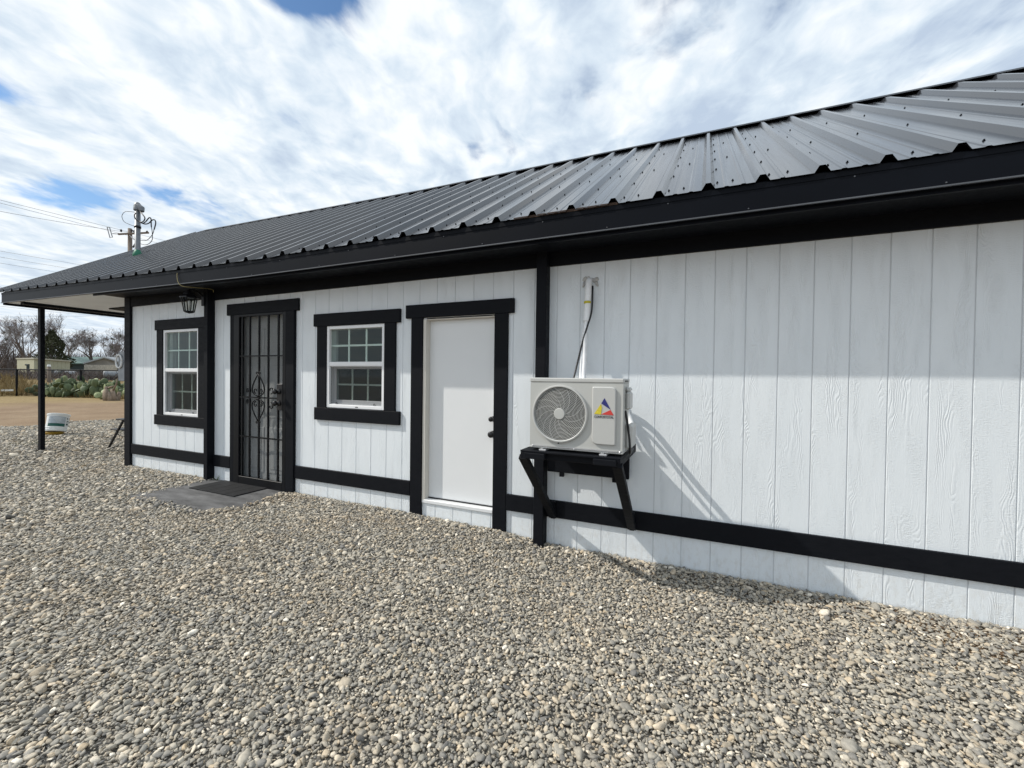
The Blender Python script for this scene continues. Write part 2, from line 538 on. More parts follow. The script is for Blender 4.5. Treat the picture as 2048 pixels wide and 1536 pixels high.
M['room_floor'] = mat('room_floor', (0.16, 0.13, 0.1), 0.7)
M['ac'] = mat('ac_enamel', (0.46, 0.465, 0.445), 0.42, 0, 0.45, 0.03, 2)
M['ac_panel'] = mat('ac_panel_plastic', (0.47, 0.475, 0.46), 0.35, 0, 0.5, 0.02, 2)
M['ac_dark'] = mat('ac_inside', (0.012, 0.012, 0.013), 0.7)
M['ac_wire'] = mat('ac_grille', (0.66, 0.67, 0.65), 0.5)
M['zinc'] = mat('zinc_plate', (0.62, 0.63, 0.65), 0.35, 0.8)
M['logo_blue'] = mat('logo_blue', (0.018, 0.022, 0.16), 0.5)
M['logo_yellow'] = mat('logo_yellow', (0.60, 0.50, 0.03), 0.5, 0, 0.5, 0.2, 60)
M['logo_red'] = mat('logo_red', (0.55, 0.045, 0.035), 0.5)
M['ink'] = mat('logo_ink', (0.02, 0.02, 0.03), 0.5)
M['pipe_wrap'] = mat('pipe_wrap', (0.84, 0.85, 0.86), 0.45, 0, 0.4, 0.08, 25, 0.4, 60)
M['cable'] = mat('black_cable', (0.012, 0.012, 0.014), 0.45)
M['caulk'] = mat('caulk_foam', (0.52, 0.51, 0.49), 0.7, 0, 0.3, 0.25, 30, 0.8, 60)
M['yellow_tape'] = mat('yellow_tape', (0.55, 0.48, 0.02), 0.5)
M['yellow_wire'] = mat('yellow_wire', (0.28, 0.23, 0.09), 0.5)
M['concrete'] = mat('stained_concrete', (0.11, 0.11, 0.112), 0.7, 0, 0.35, 0.62, 5.0, 0.5, 24, (0.7, 1.8, 1))
M['rubber'] = mat('rubber_mat', (0.013, 0.0135, 0.015), 0.7, 0, 0.3, 0.25, 8, 0.5, 90)
M['bucket'] = mat('bucket_plastic', (0.74, 0.76, 0.75), 0.4)
M['tub'] = mat('tub_plastic', (0.42, 0.27, 0.045), 0.5, 0, 0.4, 0.2, 8)
M['label_grey'] = mat('label_print_grey', (0.40, 0.45, 0.49), 0.5, 0, 0.4, 0.3, 14, 0, 10, (1, 1, 4))
M['label_green'] = mat('label_print_green', (0.004, 0.085, 0.065), 0.5)
M['label_white'] = mat('label_print_white', (0.66, 0.69, 0.68), 0.5)
M['galv'] = mat('galvanised_steel', (0.20, 0.215, 0.23), 0.5, 0.4, 0.5, 0.2, 20)
M['galv_dark'] = mat('galvanised_dull', (0.30, 0.32, 0.34), 0.6, 0.2, 0.5, 0.25, 8)
M['boot'] = mat('green_boot', (0.01, 0.16, 0.09), 0.55)
M['white_plastic'] = mat('white_plastic', (0.75, 0.76, 0.76), 0.4)
M['wood_pole'] = mat('weathered_pole', (0.20, 0.165, 0.135), 0.85, 0, 0.2, 0.35, 6, 0.4, 30, (6, 6, 0.6))
M['wire_far'] = mat('overhead_wire', (0.20, 0.21, 0.22), 0.6)
M['bark'] = mat('bare_bark', (0.14, 0.12, 0.11), 0.9, 0, 0.15, 0.3, 3)
M['twig'] = mat('bare_twigs', (0.21, 0.185, 0.18), 0.9, 0, 0.1, 0.35, 0.8)
M['ever'] = mat('evergreen_leaf', (0.052, 0.058, 0.032), 0.8, 0, 0.2, 0.5, 1.4)
M['brush'] = mat('dry_brush', (0.155, 0.132, 0.122), 0.95, 0, 0.1, 0.4, 0.6)
M['pad'] = mat('cactus_pad', (0.095, 0.125, 0.062), 0.6, 0, 0.3, 0.35, 3.0)
M['pad_pale'] = mat('cactus_pad_pale', (0.26, 0.30, 0.15), 0.6, 0, 0.3, 0.25, 3.0)
M['straw'] = mat('dry_straw', (0.30, 0.225, 0.105), 0.9, 0, 0.1, 0.4, 2)
M['weed'] = mat('green_weed', (0.09, 0.12, 0.035), 0.8, 0, 0.2, 0.5, 9)
M['stump'] = mat('dead_wood', (0.25, 0.20, 0.155), 0.9, 0, 0.15, 0.45, 5, 0.6, 14, (4, 4, 0.7))
M['shed'] = mat('beige_siding', (0.37, 0.37, 0.275), 0.7, 0, 0.3, 0.08, 2)
M['shed_roof'] = mat('beige_roof', (0.38, 0.37, 0.31), 0.5, 0, 0.4, 0.1, 2)
M['far_wall'] = mat('far_grey_wall', (0.36, 0.35, 0.33), 0.8, 0, 0.2, 0.1, 2)
M['far_stone'] = mat('far_mottled_wall', (0.42, 0.40, 0.35), 0.8, 0, 0.2, 0.4, 6)
M['far_roof'] = mat('far_pale_roof', (0.36, 0.38, 0.39), 0.6, 0, 0.3, 0.15, 2)
M['green_roof'] = mat('far_green_roof', (0.16, 0.235, 0.215), 0.6, 0, 0.3, 0.15, 2)
M['far_dark'] = mat('far_dark_wall', (0.035, 0.05, 0.05), 0.8)
M['dark_gap'] = mat('dark_window', (0.02, 0.022, 0.024), 0.4)

# ------------------------------------------------------------------ ground
def base_z(x):
    return float(np.interp(x, [-12, -5, -2.1, -0.5, 1.3, 3.0, 4.05, 4.4, 5.3, 7.4, 12], [.115, .12, .125, .132, .140, .138, .108, .076, .074, .062, .06]))


def rise(x, y):
    """the land beyond the yard fence stands higher"""
    t = min(1, max(0, (-x - 31.5) / 7.0)); t = t * t * (3 - 2 * t)
    return 0.95 * t


def gz(x, y):
    t = min(1.0, max(0.0, (-y - 0.5) / 2.5))
    b = base_z(x) * (1 - t) + 0.095 * t
    nz = noise.noise(Vector((x * 0.9, y * 0.9, 3.1))) * 0.018 * min(1, max(0.15, -y / 1.2))
    return b + nz


def terrain():
    xs = sorted(set([-1200, -600, -300, -160, -100, -75, -60, -50, -45, -42, -40, -38, -36, -34, -32, -30] + list(range(-28, 16, 2)) + [20, 30, 50, 90, 160, 300, 600, 1200]))
    ys = sorted(set([-1200, -600, -300, -150, -80, -50, -30, -20, -14, -10, -6, -3, 0, 3, 6, 9, 12, 16, 20, 26, 34, 45, 60, 90, 150, 300, 600, 1200]))
    mb = MB()
    vs = []
    for y in ys:
        for x in xs:
            z = 0.055 + rise(x, y) + (0.05 * noise.noise(Vector((x * .2, y * .2, 0))) if x < -14 else 0)
            if x < -10: z += 0.05
            vs.append((x, y, z))
    nx = len(xs)
    fs = [(j * nx + i, j * nx + i + 1, (j + 1) * nx + i + 1, (j + 1) * nx + i) for j in range(len(ys) - 1) for i in range(nx - 1)]
    mb.add(vs, fs)
    o = mb.obj('ground', M['dirt'], smooth=True)
    tag(o, 'bare tan dirt yard running out past the gravel to the fence', kind='structure')


terrain()


def gravel_edge(y):
    return -10.6 + 0.3 * math.sin(y * 1.7) + 0.22 * math.sin(y * 4.1 + 1) + 0.12 * max(0, y)


def gravel_bed():
    mb = MB(); vs = []; fs = []
    ys = list(np.arange(-9, 9.01, 0.2)); N = 96
    for y in ys:
        x0 = gravel_edge(y)
        for i in range(N):
            x = x0 + (13.0 - x0) * i / (N - 1)
            z = gz(x, y) - 0.012
            if i == 0: z = 0.03
            vs.append((x, y, z))
    for j in range(len(ys) - 1):
        for i in range(N - 1):
            fs.append((j * N + i, j * N + i + 1, (j + 1) * N + i + 1, (j + 1) * N + i))
    mb.add(vs, fs)
    o = mb.obj('gravel_bed', M['bed'], smooth=True)
    tag(o, 'grey and tan gravel yard in front of the white house', kind='structure')


gravel_bed()

SLAB = [(-0.20, 0.0), (1.27, 0.0), (1.33, -0.60), (1.30, -0.80), (1.12, -0.95), (0.5, -0.93), (0.0, -0.93), (-0.18, -0.90), (-0.19, -0.4)]


def in_poly(x, y, poly):
    c = False; j = len(poly) - 1
    for i in range(len(poly)):
        xi, yi = poly[i]; xj, yj = poly[j]
        if (yi > y) != (yj > y) and x < (xj - xi) * (y - yi) / (yj - yi) + xi: c = not c
        j = i
    return c


def pebbles():
    rng = np.random.default_rng(5)
    # a dozen pebble shapes
    src = bpy.data.collections.new('pebble_shapes')
    for s in range(12):
        mb = MB()
        import bmesh
        bm = bmesh.new(); bmesh.ops.create_icosphere(bm, subdivisions=2, radius=1.0)
        sx, sy, sz = 1.08, random.uniform(.58, .92), random.uniform(.36, .60)
        off = Vector((s * 7.3, 1.7, 0.4)); cuts = [(Vector((random.gauss(0, 1), random.gauss(0, 1), random.gauss(0, 1))).normalized(), random.uniform(.55, .82)) for _ in range(9)]
        for vv in bm.verts:
            q = vv.co.copy()
            d = 1 + 0.30 * noise.noise(q * 1.1 + off) + 0.12 * noise.noise(q * 2.6 + off)
            for cn, ch in cuts:      # knock a few flats into it
                e_ = q.dot(cn) - ch
                if e_ > 0: q = q - cn * e_ * .9
            vv.co = Vector((q.x * sx, q.y * sy, q.z * sz)) * d
        me = bpy.data.meshes.new('pebble_shape')
        bm.to_mesh(me); bm.free()
        me.polygons.foreach_set('use_smooth', [True] * len(me.polygons))
        me.materials.append(M['stone'])
        o = bpy.data.objects.new('pebble_shape', me)
        src.objects.link(o)
    pts = []; scl = []
    cx, cy = CP[0], CP[1]

    def ring(r0, r1, spacing, size, a0=-70, a1=72, layers=1):
        # view is centred on CF; keep a generous margin each side
        base = math.atan2(CF[1], CF[0])
        m = int((2 * r1 / spacing))
        gx, gy = np.meshgrid(np.arange(-m // 2, m // 2 + 1) * spacing, np.arange(-m // 2, m // 2 + 1) * spacing)
        for L in range(layers):
            jx = gx.ravel() + rng.uniform(-.5, .5, gx.size) * spacing
            jy = gy.ravel() + rng.uniform(-.5, .5, gx.size) * spacing
            d = np.hypot(jx, jy)
            an = np.degrees((np.arctan2(jy, jx) - base + np.pi) % (2 * np.pi) - np.pi)
            ok = (d >= r0) & (d < r1) & (an > a0) & (an < a1)
            X = jx[ok] + cx; Y = jy[ok] + cy
            for x, y in zip(X, Y):
                if y > -0.012 and x > -2.2: continue
                if x < gravel_edge(y) + rng.exponential(0.12) - 0.25: continue
                if y > 7: continue
                if -0.3 < x < 1.45 and y > -1.05 and in_poly(x, y, SLAB): continue
                s = size * float(np.clip(rng.lognormal(0, .42), .45, 2.3))
                if rng.random() < 0.02: s *= 1.6
                pts.append((x, y, gz(x, y) + rng.uniform(-.006, .006) + 0.25 * (s - size) + (0.006 * L)))
                scl.append(s)

    ring(0.6, 3.2, 0.0138, 0.0088)
    ring(3.2, 5.6, 0.0162, 0.0100)
    ring(5.6, 9.5, 0.0235, 0.0138)
    ring(9.5, 17.5, 0.040, 0.0185)
    # a loose bank of stones washed up against the wall and over the slab edge
    for i in range(2600):
        x = random.uniform(-2.1, 9.0); y = -abs(random.gauss(0, .05)) - 0.02
        if -0.22 < x < 1.3: continue
        s = 0.0145 * math.exp(random.gauss(0, .3))
        pts.append((x, y, gz(x, y) + 0.012 * random.random())); scl.append(s)
    for i in range(420):
        e = random.choice((0, 1, 2, 2, 3, 3)); 
        a, b = {0: ((-0.19, -0.05), (-0.15, -0.87)), 1: ((1.27, -.05), (1.33, -.6)), 2: ((1.32, -.7), (1.1, -.93)), 3: ((1.1, -.93), (-.13, -.88))}[e]
        q = random.random(); x = a[0] + (b[0] - a[0]) * q + random.gauss(0, .035); y = a[1] + (b[1] - a[1]) * q + random.gauss(0, .035)
        pts.append((x, y, gz(x, y) + 0.014)); scl.append(0.013 * math.exp(random.gauss(0, .3)))
    N = len(pts)
    me = bpy.data.meshes.new('gravel')
    me.from_pydata(pts, [], [])
    rot = np.empty((N, 3), 'f')
    rot[:, 0] = rng.normal(0, .35, N); rot[:, 1] = rng.normal(0, .35, N); rot[:, 2] = rng.uniform(0, 6.283, N)
    A = me.attributes.new('rot', 'FLOAT_VECTOR', 'POINT'); A.data.foreach_set('vector', rot.ravel())
    A = me.attributes.new('scl', 'FLOAT', 'POINT'); A.data.foreach_set('value', np.array(scl, 'f'))
    A = me.attributes.new('pick', 'INT', 'POINT'); A.data.foreach_set('value', rng.integers(0, 12, N).astype('i'))
    o = bpy.data.objects.new('gravel', me); COL.objects.link(o)
    g = bpy.data.node_groups.new('scatter_gravel', 'GeometryNodeTree')
    g.interface.new_socket('Geometry', in_out='INPUT', socket_type='NodeSocketGeometry')
    g.interface.new_socket('Geometry', in_out='OUTPUT', socket_type='NodeSocketGeometry')
    gi = g.nodes.new('NodeGroupInput'); go = g.nodes.new('NodeGroupOutput')
    ci = g.nodes.new('GeometryNodeCollectionInfo'); ci.inputs['Collection'].default_value = src
    ci.inputs['Separate Children'].default_value = True; ci.inputs['Reset Children'].default_value = True
    ip = g.nodes.new('GeometryNodeInstanceOnPoints'); ip.inputs['Pick Instance'].default_value = True

    def na(name, dt):
        q = g.nodes.new('GeometryNodeInputNamedAttribute'); q.data_type = dt; q.inputs['Name'].default_value = name
        return [s for s in q.outputs if s.enabled and s.name == 'Attribute'][0]
    g.links.new(gi.outputs[0], ip.inputs['Points']); g.links.new(ci.outputs[0], ip.inputs['Instance'])
    g.links.new(na('pick', 'INT'), ip.inputs['Instance Index'])
    e2r = g.nodes.new('FunctionNodeEulerToRotation')
    g.links.new(na('rot', 'FLOAT_VECTOR'), e2r.inputs[0]); g.links.new(e2r.outputs[0], ip.inputs['Rotation'])
    g.links.new(na('scl', 'FLOAT'), ip.inputs['Scale'])
    g.links.new(ip.outputs[0], go.inputs[0])
    md = o.modifiers.new('scatter', 'NODES'); md.node_group = g
    tag(o, 'loose rounded grey, tan and white pebbles covering the yard', kind='stuff')
    print('pebbles', N)


pebbles()

# ------------------------------------------------------------------ the house
house = empty('house', (2.5, 2.8, 0.1))
HL = house.location.copy()
tag(house, 'single storey white board house with black trim and ribbed charcoal metal roof', 'house')
HINV = Matrix.Translation(-HL)


def hp(mb, name, m, parent=house, smooth=False):
    """a part (or sub-part) of the house, modelled in world coordinates"""
    o = mb.obj(name, m, parent, smooth)
    if parent is house: o.matrix_parent_inverse = HINV
    return o


X0, X1 = -2.24, 10.6           # house front wall
YB = 5.6                       # back wall
ZT = 2.62                      # wall top
W1 = (-1.304, -0.497, 0.93, 2.115)
W2 = (1.815, 2.622, 1.155, 2.05)
D1 = (3.10, 3.885, 0.29, 2.07)          # white door clear opening
D2 = (0.253, 1.19, 0.12, 2.24)          # security door
OPEN = [W1, W2, D1, D2]

# wall core, cut round the openings
def rects_minus(x0, x1, z0, z1, holes):
    xs = sorted(set([x0, x1] + [min(max(h[i], x0), x1) for h in holes for i in (0, 1)]))
    out = []
    for a, b in zip(xs, xs[1:]):
        if b - a < 1e-6: continue
        m = (a + b) / 2; spans = [(z0, z1)]
        for h in holes:
            if h[0] < m < h[1]:
                ns = []
                for (p, q) in spans:
                    if h[2] > p: ns.append((p, min(q, h[2])))
                    if h[3] < q: ns.append((max(p, h[3]), q))
                spans = [(p, q) for p, q in ns if q - p > 1e-4]
        out += [(a, b, p, q) for p, q in spans]
    return out


mb = MB()
for (a, b, c, d) in rects_minus(X0, X1, -0.1, ZT, OPEN):
    mb.box(a, b, 0.0048, 0.15, c, d)
wall = hp(mb, 'wall', M['backing'])

# grooved siding, board by board (8 inch boards; 8 mm grooves)
def plank(xa, xb):
    g = 0.0030; bv = 0.0020
    a, b = xa + g, xb - g
    for (p, q, z0, z1) in rects_minus(a, b, -0.1, ZT, OPEN):
        mbp = MB()
        le = abs(p - a) < 1e-6; re = abs(q - b) < 1e-6
        prof = [(p, 0.0048), (p, bv if le else 0.0)]
        if le: prof.append((p + bv, 0.0))
        if re: prof.append((q - bv, 0.0))
        prof += [(q, bv if re else 0.0), (q, 0.0048)]
        prof = [(u - xa, w) for u, w in prof]
        m_ = len(prof)
        vs = [(u, w, z0) for u, w in prof] + [(u, w, z1) for u, w in prof]
        fs = [tuple(range(m_))[::-1], tuple(range(m_, 2 * m_))] + [(i, (i + 1) % m_, (i + 1) % m_ + m_, i + m_) for i in range(m_)]
        mbp.add(vs, fs)
        o = mbp.obj('siding_plank', M['siding'], wall)
        o.matrix_parent_inverse = Matrix()
        o.location = (xa, 0, 0)


gx = [0.2032 * k_ for k_ in range(-11, 53)]
for a, b in zip(gx, gx[1:]):
    a = max(a, X0); b = min(b, X1)
    if b - a > 0.02: plank(a, b)

# the other walls (plain boards, not seen from here) and the rooms inside
mb = MB()
mb.box(X0, X0 + 0.15, 0.151, YB, -0.1, ZT)
mb.box(X1 - 0.15, X1, 0.151, YB, -0.1, ZT)
mb.box(X0 + 0.151, X1 - 0.151, YB - 0.15, YB, -0.1, ZT)
hp(mb, 'wall', M['siding'])
mb = MB(); mb.box(X0 + .16, X1 - .16, 0.16, YB - .16, -0.05, 0.2); hp(mb, 'floor', M['room_floor'])
mb = MB(); mb.box(X0 + .16, X1 - .16, 0.155, YB - .16, 2.5, 2.58); hp(mb, 'ceiling', M['room'])
mb = MB(); mb.box(X0 + .16, X1 - .16, 3.2, 3.3, 0.2, 2.5)
mb.box(1.45, 1.55, 0.155, 3.2, 0.2, 2.5); mb.box(2.95, 3.03, 0.155, 3.2, 0.2, 2.5); mb.box(-0.1, -0.02, 0.155, 3.2, .2, 2.5)
hp(mb, 'partition', M['room'])

TH = 0.024   # trim boards


def board(x0, x1, z0, z1, name, parent=house, y0=-TH, y1=0.002):
    q = MB(); q.box(x0, x1, y0, y1, z0, z1, 0.003)
    return hp(q, name, M['black'], parent)


board(-2.27, -2.12, -0.1, 2.64, 'corner_board', y0=-0.034)
for a, b in ((-2.12, -0.25), (-0.174, 4.31), (4.405, X1)):
    board(a, b, 2.462 if a > -2 else 2.488, 2.60 if a > -2 else 2.66, 'frieze_board', y0=-0.026)
for a, b in ((-2.12, -0.25), (-0.174, 0.163), (1.325, 2.96), (4.022, 4.31), (4.405, X1)):
    board(a, b, 0.315, 0.461, 'band_board', y0=-0.0245)
mb = MB(); mb.box(-0.25, -0.174, -0.094, 0.002, -0.1, 2.63, .004); hp(mb, 'wall_post', M['black'])
mb = MB(); mb.box(4.315, 4.405, -0.1, 0.002, -0.1, 2.6, .004); hp(mb, 'wall_post', M['black'])


# ---- windows
def window(b, casing):
    x0, x1, z0, z1 = b
    zm = z0 + (z1 - z0) * 0.51
    fw = 0.036
    mb = MB()
    mb.box(x0, x0 + fw, -0.014, 0.09, z0, z1, .003); mb.box(x1 - fw, x1, -0.014, 0.09, z0, z1, .003)
    mb.box(x0 + fw, x1 - fw, -0.013, 0.09, z1 - fw, z1, .003); mb.box(x0 + fw, x1 - fw, -0.013, 0.09, z0, z0 + fw * .95, .003)
    mb.box(x0 + fw, x1 - fw, -0.010, 0.05, zm, zm + 0.046, .003)
    w = hp(mb, 'window', M['vinyl'])

    def part(q, name, m):
        o = q.obj(name, m, w); return o
    # upper light
    ux0, ux1, uz0, uz1 = x0 + fw, x1 - fw, zm + .046, z1 - fw
    q = MB(); q.box(ux0, ux1, 0.018, 0.022, uz0, uz1); part(q, 'pane', M['glass'])
    for i in (1, 2):
        xx = ux0 + (ux1 - ux0) * i / 3
        q = MB(); q.box(xx - .010, xx + .010, 0.028, 0.036, uz0, uz1); part(q, 'muntin', M['muntin'])
    zz_ = (uz0 + uz1) / 2
    q = MB(); q.box(ux0, ux1, 0.027, 0.037, zz_ - .010, zz_ + .010); part(q, 'muntin', M['muntin'])
    # lower sash, set back, behind an insect screen
    lx0, lx1, lz0, lz1 = x0 + fw, x1 - fw, z0 + fw * .95, zm
    q = MB(); sw = 0.04
    q.box(lx0, lx0 + sw, 0.045, 0.088, lz0, lz1, .002); q.box(lx1 - sw, lx1, 0.045, 0.088, lz0, lz1, .002)
    q.box(lx0 + sw, lx1 - sw, 0.046, 0.088, lz0, lz0 + .05, .002); q.box(lx0 + sw, lx1 - sw, 0.046, 0.088, lz1 - .03, lz1, .002)
    part(q, 'sash', M['vinyl'])
    q = MB(); q.box(lx0 + sw, lx1 - sw, 0.060, 0.064, lz0 + .05, lz1 - .03); part(q, 'pane', M['glass'])
    for i in (1, 2):
        xx = lx0 + sw + (lx1 - lx0 - 2 * sw) * i / 3
        q = MB(); q.box(xx - .010, xx + .010, 0.068, 0.076, lz0 + .05, lz1 - .03); part(q, 'muntin', M['muntin'])
    zz_ = (lz0 + .05 + lz1 - .03) / 2
    q = MB(); q.box(lx0 + sw, lx1 - sw, 0.067, 0.077, zz_ - .010, zz_ + .010); part(q, 'muntin', M['muntin'])
    q = MB(); e = .011
    q.box(lx0, lx0 + e, 0.002, 0.012, lz0, lz1); q.box(lx1 - e, lx1, 0.002, 0.012, lz0, lz1)
    q.box(lx0 + e, lx1 - e, 0.002, 0.012, lz1 - e, lz1); q.box(lx0 + e, lx1 - e, 0.002, 0.012, lz0, lz0 + e)
    part(q, 'screen_frame', M['vinyl_grey'])
    q = MB(); q.box(lx0 + e, lx1 - e, 0.0065, 0.0075, lz0 + e, lz1 - e); part(q, 'screen', M['screen'])
    for fx in (.14, .86):       # little pull tabs at the foot of the screen
        xx = lx0 + (lx1 - lx0) * fx
        q = MB(); q.tube([(xx - .010, 0.0, lz0 + .008), (xx - .006, -.004, lz0 + .026), (xx + .006, -.004, lz0 + .026), (xx + .010, 0.0, lz0 + .008)], .003, 6)
        part(q, 'pull_tab', M['hardware'])
    q = MB(); xm = (x0 + x1) / 2; q.box(xm + .015, xm + .05, -0.0155, -0.012, z0 + .012, z0 + .020); part(q, 'vent_stop', M['hardware'])
    # casing boards
    hx0, hx1, hz0, hz1, sx0, sx1, sill0, sill1, six0, six1 = casing
    board(hx0, hx1, hz0, hz1, 'head_casing', w, -TH - .006)
    board(sx0, x0 - .001, sill1, hz0, 'side_casing', w)
    board(x1 + .001, sx1, sill1, hz0, 'side_casing', w)
    board(six0, six1, sill0, sill1, 'sill_casing', w, -TH - .006)
    return w


def hp_fix(w):
    pass


window(W1, (-1.49, -0.335, 2.117, 2.258, -1.452, -0.36, 0.785, 0.925, -1.50, -0.33))
window(W2, (1.624, 2.824, 2.053, 2.19, 1.672, 2.766, 1.012, 1.150, 1.641, 2.827))

# ---- plain white door
mb = MB(); mb.box(D1[0] + .034, D1[1] - .001, 0.06, 0.10, 0.305, 2.06)
door = hp(mb, 'door', M['door_white'])
board(2.897, 4.078, 2.085, 2.215, 'head_casing', door, -TH - .006)
board(2.962, 3.100, -0.1, 2.085, 'side_casing', door)
board(3.886, 4.020, -0.1, 2.085, 'side_casing', door)
q = MB(); q.box(3.101, 3.133, -0.012, 0.14, 0.29, 2.07, .002); q.box(3.133, 3.885, 0.0, 0.14, 2.062, 2.083, .002); q.obj('jamb', M['jamb'], door)
q = MB(); q.box(3.101, 3.885, -0.014, 0.13, 0.262, 0.296, .004); q.obj('threshold', M['door_white'], door)
q = MB(); q.box(3.134, 3.884, 0.052, 0.06, 0.297, 0.309); q.obj('door_sweep', M['hardware'], door)
for z, r in ((1.122, .024), (0.98, .030)):
    q = MB(); q.lathe([(r * 1.05, 0.0), (r * 1.05, 0.008), (r * .5, .012), (r * .45, 0.03), (r * .95, .04), (r, .055), (r * .7, .066), (r * .2, .068)], (3.845, 0.06, z), 'y', 20)
    q.obj('door_knob' if r > .025 else 'deadbolt', M['hardware'], door, True)

# ---- security door over a six panel door
board(0.096, 1.377, 2.25, 2.39, 'head_casing')
mb = MB()
SX0, SX1, SZ0, SZ1 = 0.255, 1.188, 0.13, 2.247
mb.box(SX0, SX0 + .10, -.035, -.002, SZ0, SZ1, .003); mb.box(SX1 - .055, SX1, -.035, -.002, SZ0, SZ1, .003)
mb.box(SX0 + .10, SX1 - .055, -.0345, -.002, SZ0, SZ0 + .115, .003); mb.box(SX0 + .10, SX1 - .055, -.0345, -.002, SZ1 - .03, SZ1, .003)
sec = hp(mb, 'security_door', M['iron'])
board(0.166, 0.253, 0.05, 2.25, 'side_casing', sec); board(1.190, 1.322, 0.05, 2.25, 'side_casing', sec, -TH - .012)
ix0, ix1, iz0, iz1 = SX0 + .10, SX1 - .055, SZ0 + .115, SZ1 - .03
for x in (0.405, 0.54, 0.71, 0.874, 1.048):
    q = MB(); q.box(x - .009, x + .009, -.028, -.010, iz0, iz1); q.obj('bar', M['iron'], sec)
for z in (0.742, 1.229, 1.734):
    q = MB(); q.box(ix0, ix1, -.026, -.013, z - .008, z + .008); q.obj('rail', M['iron'], sec)
q = MB(); q.box(ix0, ix1, -.0060, -.0052, iz0, iz1); q.obj('mesh', M['perf'], sec)


def scroll(cx, cz, r, turns, start, hand, m=18):
    pts = []
    for i in range(m):
        f = i / (m - 1); an = start + hand * turns * 2 * math.pi * f; rr = r * (1 - .72 * f)
        pts.append((cx + rr * math.cos(an), -.030, cz + rr * math.sin(an)))
    return pts


def flip(pts, cx):
    return [(2 * cx - x, y, z) for x, y, z in pts]


orn = MB(); OX, OZ = 0.71, 1.229
for sgn in (1, -1):            # upper and lower heart of the ornament
    spine = []
    for (dx, dz) in ((0.012, .02), (0.055, .03), (0.10, .06), (0.112, .10), (0.098, .15), (0.065, .205), (0.03, .25), (0.006, .285)):
        spine.append((OX + dx, -.030, OZ + sgn * dz))
    orn.tube(spine, .0075, 6); orn.tube(flip(spine, OX), .0075, 6)
    top = scroll(OX + .026, OZ + sgn * .295, .020, .8, math.pi, -sgn)
    orn.tube(top, .006, 6); orn.tube(flip(top, OX), .006, 6)
    low = scroll(OX + .045, OZ + sgn * .085, .034, .85, -sgn * math.pi / 2, sgn)
    orn.tube(low, .0065, 6); orn.tube(flip(low, OX), .0065, 6)
    orn.box(OX - .016, OX + .016, -.040, -.008, OZ + sgn * .02 - .014, OZ + sgn * .02 + .014, .004)
    side = scroll(0.935, OZ + sgn * .095, .045, .8, -sgn * math.pi / 2, sgn)
    orn.tube(side, .007, 6)
orn.obj('scroll_ornament', M['iron'], sec, True)
q = MB(); q.box(1.045, 1.14, -.042, -.002, 1.09, 1.40, .006); q.obj('lock_box', M['hardware'], sec)
for z in (1.312, 1.175):
    q = MB(); q.lathe([(.033, 0), (.033, .01), (.014, .014), (.013, .035), (.028, .044), (.031, .058), (.02, .072), (.004, .074)], (1.085, -.042, z), 'y', 20)
    q.obj('knob', M['hardware'], sec, True)
mb = MB()
mb.box(0.255, 1.187, 0.075, 0.11, 0.14, 2.235)
for (a, b) in ((.36, .68), (.76, 1.08)):
    for (c, d) in ((.30, .86), (.98, 1.62), (1.74, 2.08)):
        mb.box(a, b, 0.068, 0.0755, c, d, .008); mb.box(a + .05, b - .05, 0.062, 0.0685, c + .05, d - .05, .008)
inner = hp(mb, 'inner_door', M['door_grey'])
for z in (1.31, 1.17):
    q = MB(); q.lathe([(.03, 0), (.03, .01), (.013, .014), (.013, .03), (.026, .04), (.028, .05), (.003, .06)], (0.43, 0.075, z), 'y', 18)
    q.obj('inner_knob', M['hardware'], inner, True)
mb = MB(); mb.box(0.2535, 1.1895, 0.0, 0.148, 0.095, 0.13); hp(mb, 'door_sill', M['concrete'])

# ---- roof
PITCH = 0.63; YE = -0.455; ZE = 2.735; YR = 2.80
LIFT = 0.0155      # the eave climbs very slightly towards the porch end


def lift(x):
    return LIFT * max(0.0, 1.0 - x)


RX0, RX1 = -5.16, 11.0
sl_len = YR - YE


def panel_mesh(beads=True):
    pr = []
    for c in (.1524, .4572, .762):
        pr += [(c - .0400, 0), (c - .0150, .041), (c + .0150, .041), (c + .0400, 0)]
        for e in (.105, .2):
            if beads and c + e < .9144: pr += [(c + e - .016, 0), (c + e - .008, .0045), (c + e + .008, .0045), (c + e + .016, 0)]
    pr = [(0.0, 0.0)] + pr + [(.9144, 0.0)]
    vs = []; fs = []
    rows = (0.0, 0.33, 0.66, 1.0)
    for f in rows:
        y = YE + sl_len * f; z = ZE + sl_len * PITCH * f
        vs += [(x, y, z + h) for x, h in pr]
    m_ = len(pr)
    for j in range(len(rows) - 1):
        for i in range(m_ - 1):
            fs.append((j * m_ + i, j * m_ + i + 1, (j + 1) * m_ + i + 1, (j + 1) * m_ + i))
    q = MB(); q.add(vs, fs)
    me = bpy.data.meshes.new('roof_panel'); me.from_pydata(q.v, [], q.f); me.materials.append(M['roof']); me.update()
    return me


